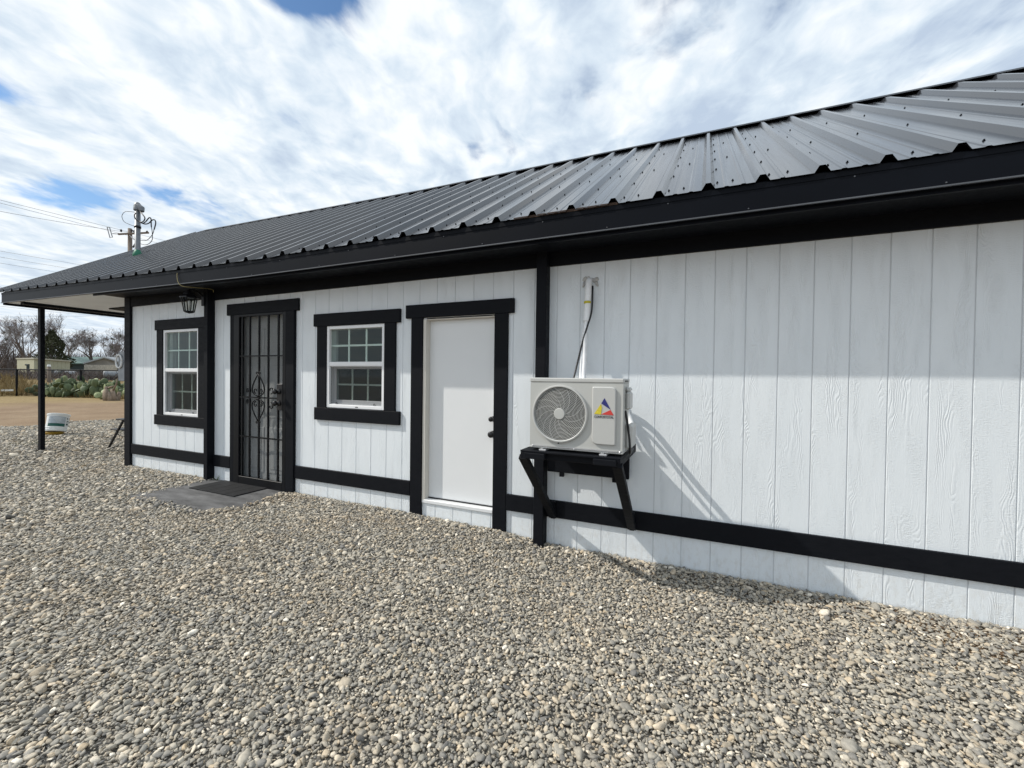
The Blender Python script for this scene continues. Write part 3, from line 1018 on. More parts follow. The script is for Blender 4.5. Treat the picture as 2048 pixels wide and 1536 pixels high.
mb = MB()   # roof deck (both slopes) under the sheets
nseg = 12
for i in range(nseg):
    xa = RX0 + .03 + (RX1 - RX0 - .06) * i / nseg; xb = RX0 + .03 + (RX1 - RX0 - .06) * (i + 1) / nseg
    vs = []
    for x in (xa, xb):
        l = lift(x)
        vs += [(x, YE + .03, ZE + l - .012 + .03 * PITCH), (x, YR, ZE + sl_len * PITCH + l - .012), (x, YR, ZE + sl_len * PITCH + l - .16), (x, YE + .03, ZE + l - .10 + .03 * PITCH)]
    mb.add(vs, [(0, 3, 2, 1), (4, 5, 6, 7), (0, 1, 5, 4), (3, 7, 6, 2), (0, 4, 7, 3)])
roof = hp(mb, 'roof', M['trim_metal'])
pme = panel_mesh(); pme_far = panel_mesh(False)
xs = 5.63 - .4572 - .9144 * 12
k_ = 0
while xs + .9144 * k_ < RX1 - .2:
    xa = xs + .9144 * k_
    k_ += 1
    if xa + .9144 < RX0 + .05: continue
    if xa < RX0 - .02: xa_ok = False
    o = bpy.data.objects.new('roof_panel', pme if xa > 1.5 else pme_far); COL.objects.link(o); o.parent = roof
    o.location = (xa, 0, lift(xa + .45))
    if xa < 1.0: o.rotation_euler = (0, math.atan(LIFT), 0); o.location = (xa, 0, lift(xa))
# trim the first panel to the rake by starting sheets exactly there
back = MB()
back.add([(RX0, YR, ZE + sl_len * PITCH + lift(RX0)), (1.0, YR, ZE + sl_len * PITCH), (RX1, YR, ZE + sl_len * PITCH), (RX1, 2 * YR - YE, ZE), (1.0, 2 * YR - YE, ZE), (RX0, 2 * YR - YE, ZE + lift(RX0))],
         [(0, 1, 4, 5), (1, 2, 3, 4)])
back.obj('roof_panel', M['roof'], roof)
# ridge cap riding on the ribs
q = MB()
for a, b in ((RX0, 1.0), (1.0, RX1)):
    vs = []
    for x in (a, b):
        zr = ZE + sl_len * PITCH + lift(x) + .044
        for (dy, dz) in ((-.15, -.15 * PITCH), (0, 0.0), (.15, -.15 * PITCH)):
            vs += [(x, YR + dy, zr + dz), (x, YR + dy, zr + dz + .004)]
    q.add(vs, [(0, 2, 8, 6), (2, 4, 10, 8), (1, 7, 9, 3), (3, 9, 11, 5), (0, 6, 7, 1), (4, 5, 11, 10), (0, 1, 3, 2), (2, 3, 5, 4), (6, 8, 9, 7), (8, 10, 11, 9)])
q.obj('ridge_cap', M['trim_metal'], roof)
# screws down the slope
q = MB()
for i in range(int((RX1 - RX0) / .3048)):
    for (dx, ph) in ((.055, 0), (.152, .5)):
        rib = 5.63 - .3048 * 40 + .3048 * i
    for j in range(7):
        f = 0.045 + j * 0.152
        for dx in (.052, .150):
            x = 5.63 + .3048 * (i - 35) + dx + random.uniform(-.004, .004)
            if not (1.2 < x < RX1 - .05): continue
            if dx > .1 and j % 2: continue
            ff = f + random.uniform(-.004, .004)
            y = YE + sl_len * ff; z = ZE + sl_len * ff * PITCH + lift(x)
            nrm = Vector((0, -PITCH, 1)).normalized()
            c = Vector((x, y, z))
            q.tube([c, c + nrm * .003, c + nrm * .0031, c + nrm * .010], [.0075, .0075, .0045, .004], 6)
o = q.obj('screws', M['trim_metal'], roof); o['kind'] = 'stuff'


# fascia, drip lip, soffit
def run(name, m, y0, y1, z0, z1, xa, xb, parent=roof):
    q = MB()
    cuts = [xa] + ([1.0] if xa < 1.0 < xb else []) + [xb]
    for a, b in zip(cuts, cuts[1:]):
        la, lb = lift(a), lift(b)
        vs = [(a, y0, z0 + la), (a, y1, z0 + la), (a, y1, z1 + la), (a, y0, z1 + la), (b, y0, z0 + lb), (b, y1, z0 + lb), (b, y1, z1 + lb), (b, y0, z1 + lb)]
        q.add(vs, [(0, 1, 2, 3), (4, 7, 6, 5), (0, 4, 5, 1), (1, 5, 6, 2), (2, 6, 7, 3), (3, 7, 4, 0)])
    return q.obj(name, m, parent)


run('fascia', M['trim_metal'], -0.432, -0.405, 2.563, 2.731, RX0, RX1)
run('drip_lip', M['drip'], -0.446, -0.4325, 2.561, 2.569, RX0, RX1)
run('eave_flashing', M['trim_metal'], -0.436, -0.4325, 2.700, 2.733, RX0, RX1)
M['foam'] = mat('foam_closure', (0.045, 0.026, 0.017), 0.9)
run('closure_strip', M['foam'], -0.440, -0.415, 2.7345, 2.752, 4.25, 5.05)
run('soffit_channel', M['trim_metal'], -0.404, -0.385, 2.540, 2.575, X0, RX1)
run('soffit', M['black'], -0.384, 0.0, 2.575, 2.590, X0 - .04, RX1)
# fascia screws
q = MB()
for i in range(34):
    x = -4.9 + i * .47 + random.uniform(-.08, .08)
    q.lathe([(.005, 0), (.004, .003)], (x, -.4325, (2.585 if i % 2 else 2.69) + lift(x)), 'y', 6)
o = q.obj('fascia_screws', M['drip'], roof); o['kind'] = 'stuff'

# ---- porch under the roof's left end
PL = lift(-4.0)
mb = MB(); mb.box(-5.08, X0 - .045, -0.40, 5.9, 2.583 + PL, 2.60 + PL); hp(mb, 'porch_ceiling', M['soffit_white'])
mb = MB(); mb.box(-4.68, -4.56, -0.36, 5.8, 2.54 + PL, 2.584 + PL); hp(mb, 'ceiling_batten', M['black'])
mb = MB(); mb.box(-4.06, X0 - .05, .53, 1.6, 2.562 + PL, 2.5825 + PL); hp(mb, 'soffit_patch', M['black'])
mb = MB()
gp = [(YE + .03, 2.53 + lift(RX0)), (2 * YR - YE - .03, 2.53 + lift(RX0)), (2 * YR - YE - .03, 2.68 + lift(RX0)), (YR, ZE + sl_len * PITCH + lift(RX0) - .02), (YE + .03, 2.72 + lift(RX0))]
mb.prism(gp, -5.13, -5.09, 'x'); hp(mb, 'gable', M['black'])
mb = MB(); mb.box(-5.085, -4.985, -.030, .030, 0.0, 2.59 + PL, .004); hp(mb, 'porch_post', M['black'])
mb = MB(); mb.box(-5.085, -4.985, 5.2, 5.245, 0.0, 2.59 + PL, .004); hp(mb, 'porch_post', M['black'])

# ------------------------------------------------------------------ step slab and door mat
mb = MB(); mb.prism(SLAB, -0.05, 0.142, 'z')
o = mb.obj('doorstep', M['concrete']); tag(o, 'low dark stained concrete step slab under the barred security door', 'doorstep')
mat_e = empty('doormat', (0.45, -0.22, 0.143)); tag(mat_e, 'black rubber mat of five strips lying before the security door', 'doormat')
for i in range(5):
    a = 0.055 + i * 0.166
    q = MB()
    sk = .15 / .43
    vs = []
    for z in (.1435, .1535):
        for (x, y) in ((a, -.015), (a + .160, -.015), (a + .160 + sk * .0, -.43), (a, -.43)):
            vs.append((x - .45 , y + .22, z - .143))
    q.add(vs, [(3, 2, 1, 0), (4, 5, 6, 7), (0, 1, 5, 4), (1, 2, 6, 5), (2, 3, 7, 6), (3, 0, 4, 7)])
    q.obj('mat_strip', M['rubber'], mat_e)

# ------------------------------------------------------------------ air conditioner on its bracket
AX0, AX1, AZ0, AZ1, AY0, AY1 = 4.506, 5.150, 1.016, 1.508, -0.68, -0.45
ac = empty('air_conditioner', ((AX0 + AX1) / 2, (AY0 + AY1) / 2, AZ0))
tag(ac, 'cream outdoor air conditioner unit with round fan grille and CONFORTOTAL badge on a black bracket', 'air conditioner')
AINV = Matrix.Translation(-ac.location)


def ap(q, name, m, smooth=False, parent=ac):
    o = q.obj(name, m, parent, smooth)
    if parent is ac: o.matrix_parent_inverse = AINV
    return o


FC = (4.724, 1.262); FR = 0.186
q = MB()
sg = 64
# front sheet with the round fan opening
outer = []
for s in range(sg):
    an = 2 * math.pi * s / sg
    c_, s_ = math.cos(an), math.sin(an)
    tt = min(((AX1 - FC[0]) / c_) if c_ > 1e-6 else ((AX0 - FC[0]) / c_ if c_ < -1e-6 else 9), ((AZ1 - .03 - FC[1]) / s_) if s_ > 1e-6 else ((AZ0 + .012 - FC[1]) / s_ if s_ < -1e-6 else 9))
    outer.append((FC[0] + c_ * tt, AY0, FC[1] + s_ * tt))
vs = [(FC[0] + FR * math.cos(2 * math.pi * s / sg), AY0, FC[1] + FR * math.sin(2 * math.pi * s / sg)) for s in range(sg)] + outer
q.add(vs, [(s, (s + 1) % sg, (s + 1) % sg + sg, s + sg) for s in range(sg)])
for (cx, cz) in ((AX0, AZ0 + .012), (AX1, AZ0 + .012), (AX0, AZ1 - .03), (AX1, AZ1 - .03)):
    near = sorted(outer, key=lambda o_: (o_[0] - cx) ** 2 + (o_[2] - cz) ** 2)[:2]
    q.add([near[0], near[1], (cx, AY0, cz)], [(0, 1, 2)])
q.add([(AX0, AY0, AZ0 + .012), (AX0, AY1, AZ0 + .012), (AX0, AY1, AZ1 - .03), (AX0, AY0, AZ1 - .03)], [(0, 1, 2, 3)])
q.add([(AX1, AY0, AZ0 + .012), (AX1, AY1, AZ0 + .012), (AX1, AY1, AZ1 - .03), (AX1, AY0, AZ1 - .03)], [(0, 1, 2, 3)])
q.add([(AX0, AY1, AZ0 + .012), (AX1, AY1, AZ0 + .012), (AX1, AY1, AZ1 - .03), (AX0, AY1, AZ1 - .03)], [(0, 1, 2, 3)])
ap(q, 'casing', M['ac'])
q = MB(); q.box(AX0 - .004, AX1 + .004, AY0 - .005, AY1 + .004, AZ1 - .030, AZ1, .006); ap(q, 'top_cover', M['ac_panel'])
q = MB(); q.box(AX0 - .003, AX1 + .003, AY0 - .004, AY1 + .003, AZ0, AZ0 + .012, .003); ap(q, 'base_pan', M['ac_panel'])
q = MB()
q.lathe([(FR - .001, -.10), (FR - .001, -.002), (FR - .0005, -.10)], (FC[0], AY0, FC[1]), 'y', sg); q.f = q.f[:-2]
q.lathe([(FR, -.11), (.001, -.1101)], (FC[0], AY0, FC[1]), 'y', sg)
ap(q, 'fan_shroud', M['ac_dark'])
q = MB()
prof = [(FR - .004, 0.0), (FR - .004, .014), (FR + .002, .020), (FR + .010, .018), (FR + .0125, .006), (FR + .0125, 0.0)]
vs = []
for r_, h_ in prof:
    for s in range(sg):
        an = 2 * math.pi * s / sg; vs.append((FC[0] + r_ * math.cos(an), AY0 - h_, FC[1] + r_ * math.sin(an)))
q.add(vs, [(i * sg + s, i * sg + (s + 1) % sg, (i + 1) * sg + (s + 1) % sg, (i + 1) * sg + s) for i in range(len(prof) - 1) for s in range(sg)])
grille_ring = ap(q, 'fan_guard', M['ac_panel'], 'auto')
for i in range(15):              # the guard's wire rings
    r_ = 0.047 + i * (FR - .008 - .047) / 14.3
    q = MB(); seg_ = 48
    vs = []
    for s in range(seg_):
        an = 2 * math.pi * s / seg_
        for t_ in range(5):
            bt = 2 * math.pi * t_ / 5
            rr = r_ + .0015 * math.cos(bt)
            vs.append((FC[0] + rr * math.cos(an), AY0 - .010 - .0015 * math.sin(bt), FC[1] + rr * math.sin(an)))
    q.add(vs, [(s * 5 + t_, s * 5 + (t_ + 1) % 5, ((s + 1) % seg_) * 5 + (t_ + 1) % 5, ((s + 1) % seg_) * 5 + t_) for s in range(seg_) for t_ in range(5)])
    q.obj('guard_ring', M['ac_wire'], grille_ring, True)
for i in range(14):              # swirling spokes
    a0 = 2 * math.pi * i / 14
    pts = [(FC[0] + r_ * math.cos(a0 + .9 * f), AY0 - .006, FC[1] + r_ * math.sin(a0 + .9 * f)) for f, r_ in ((j / 8, .04 + (FR - .042) * j / 8) for j in range(9))]
    q = MB(); q.tube(pts, .0011, 5); q.obj('guard_spoke', M['ac_wire'], grille_ring, True)
q = MB(); q.lathe([(.040, 0.0), (.040, .012), (.036, .016), (.002, .017)], (FC[0], AY0, FC[1]), 'y', 32); q.obj('guard_hub', M['ac'], grille_ring, 'auto')
q = MB()                          # fan blades behind the guard
for i in range(3):
    a0 = 2 * math.pi * i / 3 + .4
    vs = []
    for j in range(6):
        r_ = .04 + .135 * j / 5
        for d_, h_ in ((-.42, -.07), (.42, -.035)):
            an = a0 + d_ * (1 + .15 * j / 5); vs.append((FC[0] + r_ * math.cos(an), AY0 - h_, FC[1] + r_ * math.sin(an)))
    q.add(vs, [(2 * j, 2 * j + 1, 2 * j + 3, 2 * j + 2) for j in range(5)])
ap(q, 'fan_blades', M['ac_dark'], True)
# raised service panel with big corner radii top right / bottom left
PX0, PX1, PZ0, PZ1 = 4.951, 5.107, 1.071, 1.452


def rounded(x0, x1, z0, z1, rr):
    out = []
    for (cx, cz, r_, a0) in ((x1 - rr[1], z1 - rr[1], rr[1], 0), (x0 + rr[0], z1 - rr[0], rr[0], 90), (x0 + rr[3], z0 + rr[3], rr[3], 180), (x1 - rr[2], z0 + rr[2], rr[2], 270)):
        for j in range(7):
            an = R(a0 + 15 * j); out.append((cx + r_ * math.cos(an), cz + r_ * math.sin(an)))
    return out


p1 = rounded(PX0, PX1, PZ0, PZ1, (.008, .030, .010, .034)); p2 = rounded(PX0 + .006, PX1 - .006, PZ0 + .006, PZ1 - .006, (.006, .026, .008, .030))
m_ = len(p1)
q = MB()
q.add([(x, AY0 + .001, z) for x, z in p1] + [(x, AY0 - .010, z) for x, z in p1] + [(x, AY0 - .016, z) for x, z in p2],
      [(i, (i + 1) % m_, (i + 1) % m_ + m_, i + m_) for i in range(m_)] + [(i + m_, (i + 1) % m_ + m_, (i + 1) % m_ + 2 * m_, i + 2 * m_) for i in range(m_)] + [tuple(range(2 * m_, 3 * m_))])
panel = ap(q, 'service_panel', M['ac_panel'], 'auto')
LY = AY0 - .0175


def flat(poly, name, m):
    qq = MB(); qq.prism(poly, LY - .0008, LY + .0012, 'y'); return qq.obj(name, m, panel)


flat([(5.0330, 1.3786), (5.0124, 1.3434), (5.0736, 1.3052)], 'blue_mark', M['logo_blue'])
flat([(5.0104, 1.3401), (5.0170, 1.318), (5.0115, 1.2701), (4.9664, 1.2729)], 'yellow_mark', M['logo_yellow'])
flat([(5.0736, 1.3032), (5.0115, 1.2713), (5.0941, 1.2691)], 'red_mark', M['logo_red'])
cu = bpy.data.curves.new('badge_text', 'FONT'); cu.body = 'CONFORTOTAL'; cu.size = 0.0232; cu.extrude = 0.0006
cu.align_x = 'CENTER'; cu.space_character = 0.98
to = bpy.data.objects.new('badge_text_tmp', cu)
COL.objects.link(to)
bpy.context.view_layer.update()
tme = bpy.data.meshes.new_from_object(to.evaluated_get(bpy.context.evaluated_depsgraph_get()))
bpy.data.objects.remove(to)
tme.materials.clear(); tme.materials.append(M['ink'])
xs_ = [v_.co.x for v_ in tme.vertices]; sc_ = .127 / (max(xs_) - min(xs_))
tme.transform(Matrix.Translation((5.030, LY, 1.2475)) @ Matrix.Rotation(R(90), 4, 'X') @ Matrix.Diagonal((sc_, 1.0, 1, 1)))
bt = bpy.data.objects.new('badge_text', tme); COL.objects.link(bt); bt.parent = panel
# screws, side service cover and valve cover
for (x, z) in ((4.53, 1.03), (4.83, 1.025), (5.135, 1.03), (FC[0], 1.062)):
    q = MB(); q.lathe([(.006, 0), (.006, .003), (.003, .005)], (x, AY0 - (.004 if z < 1.05 else .02), z), 'y', 10); ap(q, 'screw', M['zinc'] if z < 1.05 else M['hardware'])
q = MB(); q.box(AX0 + .03, AX1 - .03, AY0 - .008, AY0 - .003, AZ0 + .013, AZ0 + .019); ap(q, 'base_lip', M['zinc'])
q = MB(); q.box(AX1, AX1 + .030, -.60, -.46, 1.30, 1.42, .012); q.box(AX1, AX1 + .026, -.595, -.47, 1.421, 1.45, .010); ap(q, 'side_handle', M['ac_panel'])
q = MB()
for i in range(3): q.box(AX1 + .0045, AX1 + .006, -.64 + i * .05, -.615 + i * .05, 1.485, 1.497)
ap(q, 'vent_slot', M['ac_dark'])
q = MB(); q.box(AX1, AX1 + .044, -.58, -.38, 1.035, 1.20, .014); ap(q, 'valve_cover', M['ac_panel'])
for x0 in (4.585, 5.005):
    q = MB(); q.box(x0, x0 + .050, AY0 - .030, AY1 + .03, AZ0 - .016, AZ0 - .004, .002); q.box(x0 + .012, x0 + .030, AY0 - .028, AY0 - .012, AZ0 - .004, AZ0 + .004)
    ap(q, 'foot', M['zinc'])

br = empty('wall_bracket', (4.82, 0, 0.9)); tag(br, 'black timber bracket with slanted braces carrying the air conditioner', 'bracket')
BINV = Matrix.Translation(-br.location)


def bp(q, name, m=None):
    o = q.obj(name, m or M['black'], br); o.matrix_parent_inverse = BINV; return o


for x in (4.475, 5.128):
    q = MB(); q.box(x - .019, x + .019, -.735, -.0265, .935, .9858, .004); bp(q, 'arm')
    q = MB(); q.bar((x, -.725, .952), (x, -.045, .335), .036, .062, (1, 0, 0)); bp(q, 'brace')
    q = MB(); q.box(x - .019, x + .019, -.055, -.0262, .315, .46, .003); bp(q, 'brace_block')
q = MB(); q.box(4.424, 5.10, -.060, -.0268, .715, .934, .004); bp(q, 'ledger')
q = MB(); q.box(4.490, 5.125, -.700, -.662, .938, .983, .004); bp(q, 'front_rail')
q = MB(); q.box(4.490, 5.125, -.500, -.462, .938, .983, .004); bp(q, 'rear_rail')
q = MB(); q.box(4.455, 5.148, -.735, -.028, .9862, .9995, .002); bp(q, 'shelf')
for x in (4.49, 4.975):
    q = MB(); q.box(x, x + .15, -.752, -.7055, .945, .9855, .003); bp(q, 'support_pad')
for x in (4.53, 4.97):
    q = MB(); q.box(x, x + .035, -.058, -.028, .68, .7145); bp(q, 'peg')

# refrigerant lines from the wall down to the unit
ls = empty('pipe_bundle', (4.75, -.03, 2.31)); tag(ls, 'white wrapped refrigerant pipes dropping down the wall behind the air conditioner', 'pipes')
LINV = Matrix.Translation(-ls.location)


def lp(q, name, m, smooth=True):
    o = q.obj(name, m, ls, smooth); o.matrix_parent_inverse = LINV; return o


def smooth_path(pts, m=8):
    out = []
    P = [Vector(q_) for q_ in pts]
    for i in range(len(P) - 1):
        p0, p1_, p2_, p3 = P[max(i - 1, 0)], P[i], P[i + 1], P[min(i + 2, len(P) - 1)]
        for j in range(m):
            t = j / m
            out.append(0.5 * ((2 * p1_) + (-p0 + p2_) * t + (2 * p0 - 5 * p1_ + 4 * p2_ - p3) * t * t + (-p0 + 3 * p1_ - 3 * p2_ + p3) * t ** 3))
    out.append(P[-1])
    return out


q = MB(); q.tube(smooth_path([(4.752, .0, 2.318), (4.752, -.035, 2.30), (4.752, -.05, 2.24), (4.750, -.06, 2.08), (4.746, -.08, 1.97)]), .026, 12); lp(q, 'main_pipe', M['pipe_wrap'])
q = MB(); q.tube(smooth_path([(4.748, -.075, 1.985), (4.742, -.10, 1.85), (4.748, -.12, 1.66), (4.752, -.16, 1.52), (4.79, -.24, 1.40)]), .019, 10); lp(q, 'suction_pipe', M['pipe_wrap'])
q = MB(); q.tube(smooth_path([(4.740, -.07, 1.99), (4.725, -.09, 1.85), (4.722, -.12, 1.70), (4.728, -.16, 1.54), (4.75, -.24, 1.40)]), .012, 10); lp(q, 'liquid_pipe', M['pipe_wrap'])
q = MB(); q.tube(smooth_path([(4.775, .0, 2.27), (4.782, -.03, 2.20), (4.784, -.06, 2.05), (4.762, -.10, 1.93), (4.728, -.12, 1.80), (4.695, -.15, 1.62), (4.675, -.22, 1.45)]), .0075, 8); lp(q, 'control_cable', M['cable'])
q = MB(); q.tube([(4.749, -.062, 2.135), (4.749, -.063, 2.118)], .0285, 12); lp(q, 'tape_band', M['yellow_tape'])
q = MB()
for i in range(16):
    an = random.uniform(0.1, math.pi - .1); d_ = random.uniform(.02, .06)
    c = Vector((4.755 + d_ * 1.15 * math.cos(an), -.006, 2.318 + d_ * .6 * math.sin(an) - .01))
    r_ = random.uniform(.010, .022)
    q.lathe([(r_ * .2, r_ * .55), (r_ * .7, r_ * .4), (r_, 0)], (c.x, .001, c.z), 'y', 8)
for dx in (-.045, .05):
    q.tube([(4.755 + dx, -.008, 2.30), (4.755 + dx * 1.3, -.012, 2.265)], [.014, .006], 7)
lp(q, 'caulk_blob', M['caulk'])
q = MB(); q.tube(smooth_path([(5.152, -.60, 1.295), (5.163, -.585, 1.22), (5.176, -.575, 1.12), (5.182, -.57, 1.03), (5.172, -.50, .995), (5.16, -.30, 1.0)]), .008, 8)
o = q.obj('power_cable', M['cable'], None, True); tag(o, 'black power cable looping down the right side of the air conditioner', 'cable')
q = MB()
q.tube(smooth_path([(5.165, -.50, 1.12), (5.172, -.36, 1.10), (5.13, -.20, 1.18), (5.02, -.12, 1.36), (4.86, -.12, 1.46), (4.80, -.18, 1.45)]), .020, 10)
q.tube(smooth_path([(5.165, -.48, 1.07), (5.165, -.38, 1.04), (5.11, -.24, 1.10), (5.0, -.15, 1.30), (4.85, -.14, 1.44), (4.79, -.20, 1.44)]), .013, 8)
lp(q, 'return_pipe', M['pipe_wrap'])

# ------------------------------------------------------------------ wall lantern on the post
LC = (-0.255, -0.262)
lan = empty('wall_lantern', (LC[0], LC[1], 2.30)); tag(lan, 'black carriage lantern with clear panes hung high on the post beside the left window', 'lantern')
NINV = Matrix.Translation(-lan.location)


def lnp(q, name, m, smooth=False):
    o = q.obj(name, m, lan, smooth); o.matrix_parent_inverse = NINV; return o


def hexring(r_, z, m=6, ph=.26):
    return [(LC[0] + r_ * math.cos(ph + 2 * math.pi * i / m), LC[1] + r_ * math.sin(ph + 2 * math.pi * i / m), z) for i in range(m)]


top, bot = hexring(.082, 2.452), hexring(.054, 2.285)
q = MB()
for i in range(6): q.bar(top[i], bot[i], .010, .010)
for rr in (top, bot):
    for i in range(6): q.bar(rr[i], rr[(i + 1) % 6], .011, .011)
lnp(q, 'cage', M['iron'])
q = MB(); a_, b_ = hexring(.077, 2.452), hexring(.050, 2.288)
for i in range(6): q.add([a_[i], a_[(i + 1) % 6], b_[(i + 1) % 6], b_[i]], [(0, 1, 2, 3)])
lnp(q, 'pane', M['lantern_glass'])
q = MB()
rings = [hexring(.104, 2.453), hexring(.102, 2.462), hexring(.074, 2.490), hexring(.064, 2.495), hexring(.055, 2.520), hexring(.022, 2.532), hexring(.012, 2.560)]
for ra, rb in zip(rings, rings[1:]):
    q.add(ra + rb, [(i, (i + 1) % 6, (i + 1) % 6 + 6, i + 6) for i in range(6)])
q.add(rings[0], [(5, 4, 3, 2, 1, 0)])
lnp(q, 'cap', M['hardware'])
q = MB(); q.lathe([(.055, 0), (.050, -.010), (.026, -.018), (.006, -.024)], (LC[0], LC[1], 2.284), 'z', 12); lnp(q, 'base', M['iron'])
q = MB(); q.lathe([(.010, 0), (.010, .075), (.016, .08), (.018, .10), (.004, .125)], (LC[0], LC[1], 2.302), 'z', 12); lnp(q, 'bulb', M['white_plastic'], True)
q = MB(); q.box(LC[0] - .03, LC[0] + .03, -.108, -.0935, 2.38, 2.55, .006)
q.tube(smooth_path([(LC[0], -.105, 2.50), (LC[0], -.15, 2.54), (LC[0], -.21, 2.565), (LC[0], LC[1], 2.555)]), .010, 8); lnp(q, 'arm', M['iron'])
q = MB(); q.tube(smooth_path([(-.172, -.440, 2.715), (-.160, -.447, 2.665), (-.128, -.452, 2.60), (-.075, -.440, 2.553), (0.0, -.38, 2.545), (.04, -.26, 2.553), (.02, -.15, 2.560), (-.06, -.09, 2.545)]), .0036, 7)
o = q.obj('yellow_wire', M['yellow_wire'], None, True); tag(o, 'dull yellow cable end curling under the eave above the lantern', 'wire')

# ------------------------------------------------------------------ service mast and meter
mast = empty('service_mast', (-4.0, .925, 2.5)); tag(mast, 'galvanised electric service mast with weatherhead rising through the metal roof', 'service mast')
SINV = Matrix.Translation(-mast.location)


def sp_(q, name, m, smooth=True):
    o = q.obj(name, m, mast, smooth); o.matrix_parent_inverse = SINV; return o


MX, MY = -4.0, .925
q = MB(); q.tube([(MX, MY, 2.55), (MX, MY, 4.56)], .043, 14); sp_(q, 'pipe', M['galv'])
q = MB()
q.lathe([(.048, -.06), (.063, -.05), (.063, -.01), (.060, 0.0), (.058, .036), (.044, .078), (.018, .10), (.003, .106)], (MX, MY, 4.575), 'z', 16)
q.tube([(MX + .024, MY - .01, 4.62), (MX + .078, MY + .02, 4.56), (MX + .10, MY + .02, 4.50)], [.036, .054, .036], 10); sp_(q, 'weatherhead', M['galv'], 'auto')
q = MB(); q.lathe([(.075, -.10), (.072, -.02), (.055, .02), (.041, .06)], (MX, MY, 3.74), 'z', 14); sp_(q, 'flashing_boot', M['boot'])
q = MB(); q.tube([(MX, MY, 4.20), (MX, MY, 4.24)], .053, 12); sp_(q, 'clamp', M['hardware'])


def mz(px, py, dd=0.0):
    d0 = (Vector((MX, MY, 4)) - Vector(CP)).dot(Vector(CF)); return at(px, py, d0 + dd)


MAP = lambda a, b: (200 + a / 10.97, 380 + b / 10.97)
off = Vector((0, 0, 0))
ref = mz(*MAP(840, 470)); off = Vector((MX, MY, 4.50)) - ref


def cab(pts, r_, name, m):
    q = MB(); q.tube(smooth_path([mz(*MAP(a, b), d) + off for a, b, d in pts]), r_, 7); return sp_(q, name, m)


cab([(900, 470, -.05), (960, 540, -.1), (1000, 610, -.12), (960, 680, -.12), (880, 690, -.1), (790, 620, -.1), (770, 540, -.08), (800, 490, -.05)], .010, 'cable_loop', M['cable'])
cab([(880, 670, -.1), (940, 720, -.1), (1010, 690, -.05), (1090, 600, 0), (1130, 620, .05), (1135, 720, .05), (1140, 800, .05)], .010, 'cable_loop', M['cable'])
cab([(890, 690, -.1), (990, 735, -.1), (1080, 720, 0), (1160, 650, 0), (1215, 650, .05), (1235, 720, .05), (1200, 860, .05)], .010, 'cable_loop', M['cable'])
cab([(1140, 790, .05), (1160, 930, .05), (1150, 1100, .1), (1030, 1190, .3), (880, 1155, .6), (700, 1010, 1.0)], .006, 'drop_wire', M['cable'])
cab([(1200, 850, .05), (1160, 970, .05), (1040, 1090, .2), (890, 1090, .5), (760, 1080, .8), (660, 980, 1.2)], .006, 'drop_wire', M['cable'])
cab([(790, 480, 0), (680, 465, 0), (560, 470, 0), (495, 560, .05), (540, 680, .1), (660, 745, .1), (800, 795, .1)], .0045, 'drop_wire', M['cable'])
meter = empty('electric_meter', (-2.5, .2, 1.6)); tag(meter, 'grey electric meter box with white ring at the porch corner of the house', 'electric meter')
TINV = Matrix.Translation(-meter.location)
q = MB(); q.box(-2.80, -2.285, .12, .37, 1.38, 1.84, .01); q.tube([(-2.55, .25, .0), (-2.55, .25, 1.39)], .022, 10); o = q.obj('box', M['galv_dark'], meter); o.matrix_parent_inverse = TINV
q = MB(); pts = []
for i in range(25):
    an = 2 * math.pi * i / 24; pts.append((-2.655 + .0 * i, .18 + .085 * math.cos(an), 1.70 + .085 * math.sin(an)))
q = MB(); q.tube([(-2.74 + .085 * math.cos(2 * math.pi * i / 24), .105, 1.69 + .10 * math.sin(2 * math.pi * i / 24)) for i in range(25)], .014, 8); o = q.obj('ring', M['white_plastic'], meter, True); o.matrix_parent_inverse = TINV

# ------------------------------------------------------------------ bucket, tub, step stool
bk = empty('bucket', (-7.55, 1.045, .185)); tag(bk, 'white plastic bucket with a grey and green label, tilted beyond the porch post', 'bucket')
bk.rotation_euler = (R(-15), R(-4), R(24))
q = MB()
q.lathe([(.168, 0), (.172, .012), (.172, .028), (.176, .03), (.176, .042), (.172, .045), (.173, .07), (.178, .072), (.178, .085), (.174, .09), (.178, .35), (.188, .352), (.190, .384), (.182, .390), (.176, .374), (.01, .372)], (0, 0, 0), 'z', 36)
q.obj('body', M['bucket'], bk, 'auto')


def wrap(z0, z1, a0, a1, rr, name, m):
    q = MB(); N_ = 14; vs = []
    for z in (z0, z1):
        for i in range(N_ + 1):
            an = R(a0 + (a1 - a0) * i / N_); r_ = rr + .004 * (z - .1) / .25; vs.append((r_ * math.cos(an), r_ * math.sin(an), z))
    q.add(vs, [(i, i + 1, i + N_ + 2, i + N_ + 1) for i in range(N_)]); return q.obj(name, m, bk, True)


